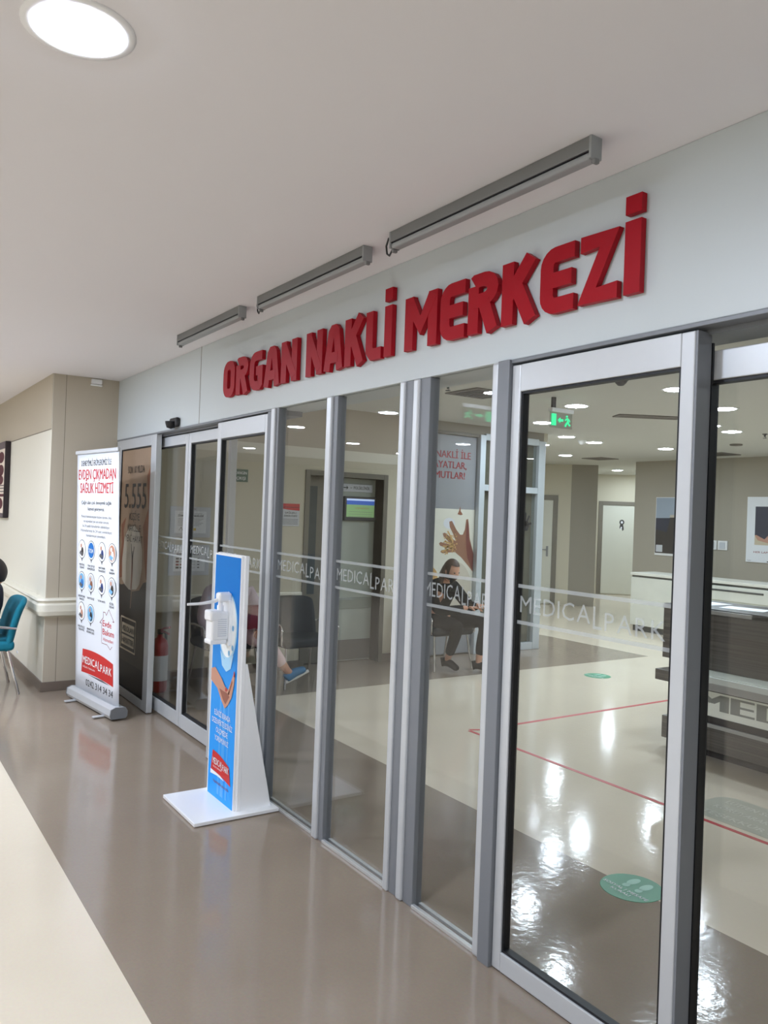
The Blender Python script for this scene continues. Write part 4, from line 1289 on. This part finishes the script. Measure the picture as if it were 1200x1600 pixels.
P.text(q, 'bağış', -.44, .02, .016, 'ink_grey', 2, .06, 'l'); P.rect(q, -.12, .012, .0, .03, 'ink_grey', 2)
q.build('print', o)
for i, (x, lab) in enumerate(((-7.745, 'left one of the paired light switches on the back wall'), (-7.555, 'right one of the paired light switches on the back wall'))):
    o = thing('light_switch', lab, 'switch', (x, YB, 1.33), group='light switches on the back wall')
    q = MB(); q.box(-.085, -.018, -.075, .085, 0, .075, 'white_plastic', .006); q.build('plate', o)
    q = MB(); q.box(-.05, -.026, -.05, .05, -.018, .05, 'paper_grey', .004); q.build('rocker', o)

# ------------------------------------------------------------------ back counters
def counter(x0, x1, y0, y1, label, drawers, ht=0.885):
    o = thing('back_counter', label, 'counter', ((x0 + x1) / 2, (y0 + y1) / 2, 0), group='white counters by the back wall')
    hx, hy = (x1 - x0) / 2, (y1 - y0) / 2
    q = MB(); q.box(-hx, -hy, .09, hx, hy, ht - .07, 'counter_white', .004); q.build('body', o)
    q = MB(); q.box(-hx + .03, -hy + .04, 0, hx - .03, hy, .09, 'shadow_gap'); q.build('plinth', o)
    q = MB(); q.box(-hx + .015, -hy + .015, ht - .07, hx - .015, hy, ht - .04, 'shadow_gap'); q.build('shadow_gap', o)  # dark strip with the shadow under the worktop put into its colour
    q = MB(); q.box(-hx - .01, -hy - .01, ht - .04, hx + .01, hy, ht, 'counter_top', .005); q.build('worktop', o)
    if drawers:
        n = 2
        for i in range(n):
            w_ = 2 * hx / n
            xa = -hx + i * w_
            for (z0, z1) in ((.62, .80), (.36, .60), (.11, .34)):
                dr = MB(); dr.box(xa + .008, -hy - .016, z0, xa + w_ - .008, -hy, z1, 'counter_white', .003); dd = dr.build('drawer', o)
                hn = MB(); hn.box(xa + w_ * .15, -hy - .022, z1 - .055, xa + w_ * .85, -hy - .015, z1 - .03, 'shadow_gap', .002); hn.build('handle', dd)
counter(-8.02, -6.99, 8.02, 8.6, 'white marbled counter left of the big stile, before the back wall', False)
counter(-6.97, -4.4, 8.02, 8.6, 'white drawer counter behind the reception desk', True)

# ------------------------------------------------------------------ reception desk
DX0 = -3.80
o = thing('reception_desk', 'dark wood reception desk with MEDICALPARK band, right of the stile', 'desk', (0, 0, 0))
XR = 0.9
q = MB(); q.box(DX0 + .15, 3.12, 0, XR, 3.85, .065, 'desk_dark'); q.build('plinth', o)
q = MB(); q.box(DX0 + .09, 3.04, .065, XR, 3.9, .225, 'desk_wood', .003); q.build('lower_body', o)
q = MB(); q.box(DX0 + .20, 3.035, .225, XR, 3.9, .252, 'desk_metal', .002); q.build('metal_strip', o)
q = MB(); q.box(DX0 + .22, 3.05, .252, XR, 3.85, .30, 'desk_dark'); q.build('lower_recess', o)
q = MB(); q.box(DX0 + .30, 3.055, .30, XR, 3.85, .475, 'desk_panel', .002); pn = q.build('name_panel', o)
q = MB(); P = Plane((0, 3.055, 0), (1, 0, 0), (0, 0, 1))
medical_text(q, P, -3.43, -0.95, .348, .118, 'desk_letter', 2, 0.05)
q.build('name_lettering', pn)
q = MB(); q.box(DX0 + .28, 3.04, .475, XR, 3.85, .52, 'desk_dark'); q.build('upper_recess', o)
q = MB(); q.box(DX0 + .35, 2.84, .525, XR, 3.85, .575, 'desk_metal', .003); q.box(DX0 + .35, 2.835, .575, XR, 3.85, .617, 'desk_edge', .004); q.build('ledge', o)
q = MB(); q.box(DX0 + .17, 2.838, .522, DX0 + .35, 3.80, .597, 'desk_wood', .003); q.build('ledge_end', o)
q = MB(); q.box(DX0 + .35, 2.845, .617, XR, 3.6, .622, 'desk_ledge'); q.build('ledge_top', o)
q = MB(); q.box(DX0 + .075, 3.04, .650, DX0 + .36, 3.4, 1.012, 'desk_wood', .003); q.box(DX0 + .36, 3.04, .622, XR, 3.4, 1.012, 'desk_wood', .003); q.build('upper_body', o)
q = MB(); q.box(DX0 + .075, 3.03, 1.012, -3.03, 3.4, 1.04, 'desk_metal', .003); q.build('counter_edge', o)
q = MB(); q.box(DX0 + .075, 3.04, 1.03, XR, 3.62, 1.047, 'desk_top_dark', .002); q.build('counter_top', o)
pa = thing('paper_sheet', 'white paper sheet lying skewed on the dark desk top', 'paper', (-3.24, 3.30, 1.0475), math.radians(12), group='papers on the desk')
q = MB(); q.box(-.15, -.10, 0, .15, .10, .002, 'paper'); q.build('sheet', pa)
pa = thing('paper_sheet', 'white paper sheet at the left end of the desk top', 'paper', (-3.58, 3.34, 1.0475), math.radians(-8), group='papers on the desk')
q = MB(); q.box(-.11, -.15, 0, .11, .15, .002, 'paper'); q.build('sheet', pa)

# ------------------------------------------------------------------ fire extinguisher
o = thing('fire_extinguisher', 'red fire extinguisher on the floor behind the left sliding door', 'extinguisher', (-6.90, .33, 0))
q = MB(); q.lathe([(0.0, 0.0), (.07, 0.0), (.075, .02), (.075, .40), (.06, .45), (.025, .475), (.02, .50), (0, .50)], (0, 0, 0), 'extinguisher_red', 24); q.build('cylinder', o)
q = MB(); q.lathe([(.0758, .10), (.0758, .32)], (0, 0, 0), 'paper', 24); q.build('label_band', o)
q = MB(); q.box(-.02, -.02, .50, .02, .02, .545, 'black_plastic', .004); q.tube([(0, .0, .53), (.06, .02, .56), (.13, .04, .575)], .010, 'extinguisher_red', 8); q.tube([(0, 0, .52), (.06, .02, .53), (.12, .04, .515)], .009, 'extinguisher_red', 8); q.build('valve_handle', o)
q = MB(); q.tube([(0, .02, .52), (-.05, .07, .50), (-.07, .085, .35), (-.06, .08, .15)], .012, 'black_plastic', 8); q.build('hose', o)

# ------------------------------------------------------------------ chairs
def chair(label, loc, rz, fab, grp, tall=0.0):
    """upholstered waiting chair, front towards local -y"""
    o = thing('waiting_chair', label, 'chair', loc, rz, grp)
    hw = .27
    q = MB(); q.box(-hw, -.25, .37, hw, .20, .455, fab, .035, 4); q.build('seat', o)
    # curved back shell
    prof = [(.17, .36), (.195, .44), (.215, .54), (.24, .64), (.275, .74), (.305, .80 + tall)]
    n = 9
    vs, fs = [], []
    for (yy, zz) in prof:
        for i in range(n):
            u = -1 + 2 * i / (n - 1)
            w_ = hw * (1.0 if zz < .70 else 1.0 - .0 * (zz - .7))
            drop = 0.035 * (abs(u) ** 6) if zz >= .79 else 0
            vs.append((u * w_, yy - .05 * u * u, zz - drop))
    for j in range(len(prof) - 1):
        for i in range(n - 1):
            a = j * n + i
            fs.append([a, a + 1, a + n + 1, a + n])
    q = MB(); q.add(vs, fs, fab, smooth=True)
    bk = q.build('backrest', o)
    md = bk.modifiers.new('thick', 'SOLIDIFY'); md.thickness = .055; md.offset = 0
    ms = bk.modifiers.new('round', 'SUBSURF'); ms.levels = 2; ms.render_levels = 2
    for sx in (-1, 1):
        q = MB(); q.tube([(sx * .22, -.18, .375), (sx * .25, -.24, .01), (sx * .25, -.24, .0)], .012, 'chrome', 10); q.build('leg', o)
        q = MB(); q.tube([(sx * .22, .15, .375), (sx * .25, .24, .01), (sx * .25, .24, .0)], .012, 'chrome', 10); q.build('leg', o)
        q = MB(); q.tube([(sx * (hw + .02), .20, .56), (sx * (hw + .025), .0, .585), (sx * (hw + .025), -.19, .58), (sx * (hw + .025), -.225, .55), (sx * (hw + .02), -.215, .40), (sx * .22, -.18, .385)], .011, 'chrome', 8)
        q.build('armrest', o)
    q = MB(); q.tube([(-.22, -.18, .37), (.22, -.18, .37)], .010, 'chrome', 8); q.tube([(-.22, .15, .37), (.22, .15, .37)], .010, 'chrome', 8); q.build('seat_rail', o)
    return o
R90 = math.radians(90)
chair('black waiting chair under the person in the grey-pink hoodie', (-6.84, .92, 0), R90, 'leather_black', 'black waiting chairs along the hall wall')
chair('empty black waiting chair left of the grey door', (-6.70, 1.60, 0), R90, 'leather_black', 'black waiting chairs along the hall wall')
chair('black waiting chair under the person in black by the poster', (-6.80, 3.38, 0), R90, 'leather_black', 'black waiting chairs along the hall wall')
tc_ = chair('teal upholstered chair against the corridor wall, left edge', (-7.50, -.985, 0), 0, 'teal_fabric', 'teal corridor chairs')
q = MB(); q.box(.20, .222, .345, .245, .229, .362, 'paper', .001); q.build('care_tag', tc_)

# ------------------------------------------------------------------ people
def skin_geo(nodes, edges, root, sub=2):
    me = bpy.data.meshes.new('tmp')
    names = list(nodes)
    me.from_pydata([nodes[n_][0] for n_ in names], [(names.index(a), names.index(c)) for a, c in edges], [])
    ob = bpy.data.objects.new('tmp', me)
    COL.objects.link(ob)
    ob.modifiers.new('skin', 'SKIN')
    for i, n_ in enumerate(names):
        r = nodes[n_][1]
        sv = me.skin_vertices[0].data[i]
        sv.radius = r if isinstance(r, tuple) else (r, r)
        sv.use_root = (n_ == root)
    s = ob.modifiers.new('sub', 'SUBSURF'); s.levels = sub; s.render_levels = sub
    dg = bpy.context.evaluated_depsgraph_get(); dg.update()
    ev = bpy.data.meshes.new_from_object(ob.evaluated_get(dg))
    vs = [tuple(v.co) for v in ev.vertices]; fs = [list(p.vertices) for p in ev.polygons]
    bpy.data.objects.remove(ob); bpy.data.meshes.remove(ev); bpy.data.meshes.remove(me)
    return vs, fs

def head_geo(scale=1.0, hair=False):
    nth, nph = 26, 20
    vs = []
    for j in range(nph + 1):
        ph = math.pi * j / nph
        for i in range(nth):
            th = 2 * math.pi * i / nth
            x, y, z = math.sin(ph) * math.cos(th), math.sin(ph) * math.sin(th), math.cos(ph)   # +y = face
            X, Y, Z = x * .075, y * .095, z * .118
            if z < -.1: X *= 1 - .32 * (-z - .1); Y *= 1 - .12 * (-z - .1)
            if y > 0 and not hair:
                g = math.exp(-((x / .16) ** 2 + ((z + .12) / .20) ** 2)); Y += .026 * g      # nose
                for s in (-1, 1):
                    Y -= .010 * math.exp(-(((x - s * .42) / .18) ** 2 + ((z - .06) / .12) ** 2))
                Y += .006 * math.exp(-((x / .3) ** 2 + ((z + .50) / .08) ** 2))
                Y += .010 * math.exp(-((x / .3) ** 2 + ((z + .82) / .16) ** 2))
            if not hair:
                for s in (-1, 1):
                    X += s * .016 * math.exp(-(((x - s * 1.0) / .12) ** 2 + ((y + .05) / .14) ** 2 + ((z + .05) / .22) ** 2))
            vs.append(Vector((X * scale, Y * scale, Z * scale)))
    fs = []
    for j in range(nph):
        for i in range(nth):
            i2 = (i + 1) % nth
            f = [j * nth + i, j * nth + i2, (j + 1) * nth + i2, (j + 1) * nth + i]
            if hair:
                c = sum((vs[k] for k in f), Vector()) / 4
                if c.y > .035 * scale and c.z < .062 * scale: continue
                if c.z < -.085 * scale: continue
            fs.append(f)
    return vs, fs

def hand_geo(wrist, direction, normal, side, curl=.5, s=1.0):
    """palm with four bent fingers and a side thumb, as one skinned chain set"""
    d = Vector(direction).normalized(); nn = Vector(normal); nn = (nn - d * nn.dot(d)).normalized(); sd = d.cross(nn) * side
    w_ = Vector(wrist)
    nodes = {'w': (w_, (.024 * s, .018 * s)), 'p': (w_ + d * .045 * s, (.030 * s, .014 * s))}
    edges = [('w', 'p')]
    for k, (o_, L) in enumerate(((-.030, .066), (-.010, .076), (.010, .072), (.030, .056))):
        base = w_ + d * .085 * s + sd * o_ * s
        a = base + (d * math.cos(curl * .5) - nn * math.sin(curl * .5)) * L * .42 * s
        b_ = a + (d * math.cos(curl * 1.4) - nn * math.sin(curl * 1.4)) * L * .33 * s
        c_ = b_ + (d * math.cos(curl * 2.1) - nn * math.sin(curl * 2.1)) * L * .27 * s
        nm = 'f%d' % k
        nodes[nm + '0'] = (base, .0098 * s); nodes[nm + '1'] = (a, .0088 * s); nodes[nm + '2'] = (b_, .0080 * s); nodes[nm + '3'] = (c_, .0066 * s)
        edges += [('p', nm + '0'), (nm + '0', nm + '1'), (nm + '1', nm + '2'), (nm + '2', nm + '3')]
    t0 = w_ + d * .030 * s - sd * .026 * s
    t1 = t0 + (d * .6 - sd * .7 - nn * .3).normalized() * .036 * s
    t2 = t1 + (d * .85 - sd * .2 - nn * .45).normalized() * .030 * s
    nodes['t0'] = (t0, .013 * s); nodes['t1'] = (t1, .0105 * s); nodes['t2'] = (t2, .008 * s)
    edges += [('p', 't0'), ('t0', 't1'), ('t1', 't2')]
    return skin_geo(nodes, edges, 'w', 1)

def figure(label, J, face, up, cl, hands, grp=None):
    """J: joints in world coordinates; face: direction of the face; cl: clothing materials"""
    pel = Vector(J['pelvis'])
    o = thing('person', label, 'person', (0, 0, 0), group=grp)
    def N(n_, r): return (Vector(J[n_]), r)
    nodes = {'pelvis': N('pelvis', (.13, .11)), 'waist': N('waist', (.115, .095)), 'chest': N('chest', (.135, .105)), 'neckb': N('neckb', (.065, .06)), 'neck': N('neck', .05),
             'shl': N('shl', .055), 'ell': N('ell', .042), 'wrl': N('wrl', .026), 'shr': N('shr', .055), 'elr': N('elr', .042), 'wrr': N('wrr', .026),
             'hil': N('hil', .085), 'knl': N('knl', .058), 'anl': N('anl', .036), 'tol': N('tol', .032), 'hir': N('hir', .085), 'knr': N('knr', .058), 'anr': N('anr', .036), 'tor': N('tor', .032)}
    edges = [('pelvis', 'waist'), ('waist', 'chest'), ('chest', 'neckb'), ('neckb', 'neck'), ('chest', 'shl'), ('shl', 'ell'), ('ell', 'wrl'), ('chest', 'shr'), ('shr', 'elr'), ('elr', 'wrr'),
             ('pelvis', 'hil'), ('hil', 'knl'), ('knl', 'anl'), ('anl', 'tol'), ('pelvis', 'hir'), ('hir', 'knr'), ('knr', 'anr'), ('anr', 'tor')]
    q = MB()
    vs, fs = skin_geo(nodes, edges, 'pelvis')
    q.add(vs, fs, 'skin', smooth=True)
    f = Vector(face).normalized(); u = Vector(up); u = (u - f * u.dot(f)).normalized(); r = f.cross(u)
    H = Vector(J['head'])
    M = Matrix(((r.x, f.x, u.x, H.x), (r.y, f.y, u.y, H.y), (r.z, f.z, u.z, H.z), (0, 0, 0, 1)))
    vs, fs = head_geo()
    q.add(vs, fs, 'skin', M, True)
    for s in (-1, 1):
        q.lathe([(0, -.004), (.010, -.002), (.013, .002), (.010, .006), (0, .008)], (0, 0, 0), 'eye_dark', 10, 'y', M @ Matrix.Translation((s * .030, .079, .008)) @ Matrix.Diagonal((1, 1, .6, 1)))
    q.lathe([(0, -.004), (.016, -.002), (.022, .002), (0, .006)], (0, 0, 0), 'lip', 12, 'y', M @ Matrix.Translation((0, .088, -.058)) @ Matrix.Diagonal((1, 1, .32, 1)))
    for (wn, d_, n_, sd_, cu) in hands:
        vs, fs = hand_geo(Vector(J[wn]), d_, n_, sd_, cu)
        q.add(vs, fs, 'skin', smooth=True)
    q.build('body', o)
    # clothing as slightly larger skins
    ja = {k: v for k, v in nodes.items() if k in ('pelvis', 'waist', 'chest', 'neckb', 'shl', 'ell', 'wrl', 'shr', 'elr', 'wrr')}
    grow = lambda t, e: tuple(x + e for x in t) if isinstance(t, tuple) else t + e
    ja = {k: (v[0], grow(v[1], .024)) for k, v in ja.items()}
    for a, c in (('ell', 'wrl'), ('elr', 'wrr')):
        pw, pe = ja[c][0], ja[a][0]
        ja[c] = (pw.lerp(pe, .12), .040)
    ed = [e for e in edges if e[0] in ja and e[1] in ja]
    vs, fs = skin_geo(ja, ed, 'pelvis')
    q = MB(); q.add(vs, fs, cl['top'], smooth=True); q.build('jacket', o)
    tr = {k: v for k, v in nodes.items() if k in ('pelvis', 'hil', 'knl', 'anl', 'hir', 'knr', 'anr')}
    tr = {k: (v[0], grow(v[1], .017)) for k, v in tr.items()}
    for a, c in (('knl', 'anl'), ('knr', 'anr')):
        pw, pe = tr[c][0], tr[a][0]
        tr[c] = (pw.lerp(pe, cl.get('crop', .10)), .052)
    vs, fs = skin_geo(tr, [e for e in edges if e[0] in tr and e[1] in tr], 'pelvis')
    q = MB(); q.add(vs, fs, cl['legs'], smooth=True); q.build('trousers', o)
    for (a, t) in (('anl', 'tol'), ('anr', 'tor')):
        A, T_ = Vector(J[a]), Vector(J[t])
        d_ = (T_ - A); d_.z = d_.z
        heel = A - d_.normalized() * .04 + Vector((0, 0, -.03))
        sh = {'a': (A + Vector((0, 0, -.005)), .046), 'h': (heel, .040), 'm': (A.lerp(T_, .5), (.046, .040)), 't': (T_ + d_.normalized() * .02, (.042, .030))}
        vs, fs = skin_geo(sh, [('h', 'a'), ('a', 'm'), ('m', 't')], 'a')
        q = MB(); q.add(vs, fs, cl['shoe'], smooth=True)
        if cl.get('sole'):
            P0, P1 = heel + Vector((0, 0, -.035)), T_ + d_.normalized() * .05 + Vector((0, 0, -.026))
            q.tube([P0, P0.lerp(P1, .5) + Vector((0, 0, -.004)), P1], .016, cl['sole'], 8)
        q.build('shoe', o)
    vs, fs = head_geo(1.09, True)
    q = MB(); q.add([v + Vector((0, -.004, .004)) for v in vs], fs, cl['hair'], M, True)
    if cl.get('long'):
        for k in range(-4, 5):
            a = k / 4 * 1.15
            q.tube([(math.sin(a) * .07, -math.cos(a) * .085, .03), (math.sin(a) * .085, -math.cos(a) * .098, -.06), (math.sin(a) * .075, -math.cos(a) * .090, -.15), (math.sin(a) * .05, -math.cos(a) * .07, -.19)], [.02, .026, .022, .008], cl['hair'], 8, M)
    elif cl.get('bun'):
        q.lathe([(0, .05), (.03, .045), (.045, .015), (.045, -.015), (.03, -.042), (0, -.05)], (0, -.115, .0), cl['hair'], 14, 'z', M)
    hr = q.build('hair', o)
    if cl.get('mask'):
        q = MB()
        vs, fs = head_geo(1.05)
        ff = []
        for f_ in fs:
            c = sum((vs[k] for k in f_), Vector()) / 4
            if c.y > .045 and -.125 < c.z < -.03: ff.append(f_)
        q.add(vs, ff, 'mask_black', M @ Matrix.Translation((0, .0, cl['mask'])), True); q.build('mask', o)
    return o

# person in black, sitting in front of the poster
J = dict(pelvis=(-6.88, 3.36, .52), waist=(-6.86, 3.35, .66), chest=(-6.78, 3.33, .82), neckb=(-6.70, 3.33, .93), neck=(-6.66, 3.34, .97), head=(-6.60, 3.34, 1.055),
         shl=(-6.74, 3.51, .86), ell=(-6.62, 3.62, .66), wrl=(-6.42, 3.60, .70), shr=(-6.74, 3.15, .86), elr=(-6.62, 3.20, .62), wrr=(-6.44, 3.46, .68),
         hil=(-6.80, 3.47, .50), knl=(-6.36, 3.63, .53), anl=(-6.42, 3.60, .085), tol=(-6.26, 3.64, .035), hir=(-6.80, 3.26, .50), knr=(-6.40, 3.30, .50), anr=(-6.62, 3.34, .10), tor=(-6.48, 3.36, .04))
figure('seated person in black clothes with dark mask under the hall poster', J, (.88, .10, -.30), (.2, 0, 1),
       dict(top='fabric_black', legs='fabric_black', shoe='fabric_black', hair='hair_brown', long=True, mask=-.01, crop=.16),
       [('wrl', (.55, -.35, .1), (0, 0, 1), 1, .5), ('wrr', (.6, .5, .05), (0, 0, 1), -1, .5)])
q = MB(); q.box(-.035, -.075, -.004, .035, .075, .004, 'white_plastic', .003)
ph = q.build('phone', None, (-6.33, 3.585, .70)); ph.rotation_euler = (0, math.radians(-25), math.radians(20))
tag(ph, 'white phone held by the seated person in black', 'phone')

# person in grey-pink hoodie, mostly behind the sanitiser stand
J = dict(pelvis=(-6.92, .92, .52), waist=(-6.90, .92, .64), chest=(-6.84, .93, .80), neckb=(-6.78, .94, .93), neck=(-6.75, .94, .98), head=(-6.70, .94, 1.07),
         shl=(-6.80, 1.12, .86), ell=(-6.70, 1.20, .62), wrl=(-6.48, 1.10, .56), shr=(-6.80, .74, .86), elr=(-6.72, .64, .62), wrr=(-6.50, .80, .54),
         hil=(-6.84, 1.03, .50), knl=(-6.42, 1.12, .46), anl=(-6.40, 1.36, .16), tol=(-6.40, 1.50, .19), hir=(-6.84, .82, .50), knr=(-6.40, .84, .50), anr=(-6.40, .86, .085), tor=(-6.25, .88, .035))
pp = figure('seated person in grey-pink hoodie half hidden behind the sanitiser stand', J, (.8, .1, -.55), (.4, 0, 1),
       dict(top='hoodie', legs='pink_trousers', shoe='shoe_blue', sole='shoe_white', hair='hair_dark', long=True, crop=.25),
       [('wrl', (.6, -.5, -.1), (0, 0, 1), 1, .6), ('wrr', (.6, .5, -.1), (0, 0, 1), -1, .6)])
o = thing('handbag', 'dark red bag on the lap of the person in the hoodie', 'bag', (-6.52, 1.10, .62))
q = MB(); q.prism([(-.13, -.05), (.13, -.05), (.10, .15), (-.10, .15)], 'x', -.055, .055, 'maroon_cloth'); q.build('pouch', o)

# person on the teal chair, mostly outside the frame
J = dict(pelvis=(-7.52, -1.02, .53), waist=(-7.52, -.98, .66), chest=(-7.52, -.94, .80), neckb=(-7.52, -.93, .91), neck=(-7.51, -.92, .95), head=(-7.53, -.925, 1.005),
         shl=(-7.34, -.96, .86), ell=(-7.28, -1.06, .64), wrl=(-7.40, -1.25, .60), shr=(-7.70, -.96, .86), elr=(-7.74, -1.06, .64), wrr=(-7.62, -1.26, .60),
         hil=(-7.42, -1.08, .50), knl=(-7.36, -1.48, .50), anl=(-7.36, -1.46, .085), tol=(-7.35, -1.62, .035), hir=(-7.62, -1.08, .50), knr=(-7.66, -1.48, .50), anr=(-7.66, -1.46, .085), tor=(-7.67, -1.62, .035))
figure('dark-haired person in dark clothes on the teal chair, cut by the left edge', J, (-.1, -.95, -.15), (0, -.1, 1),
       dict(top='navy_cloth', legs='navy_cloth', shoe='fabric_black', hair='hair_dark'),
       [('wrl', (-.4, -.6, -.1), (0, 0, 1), 1, .5), ('wrr', (.4, -.6, -.1), (0, 0, 1), -1, .5)])
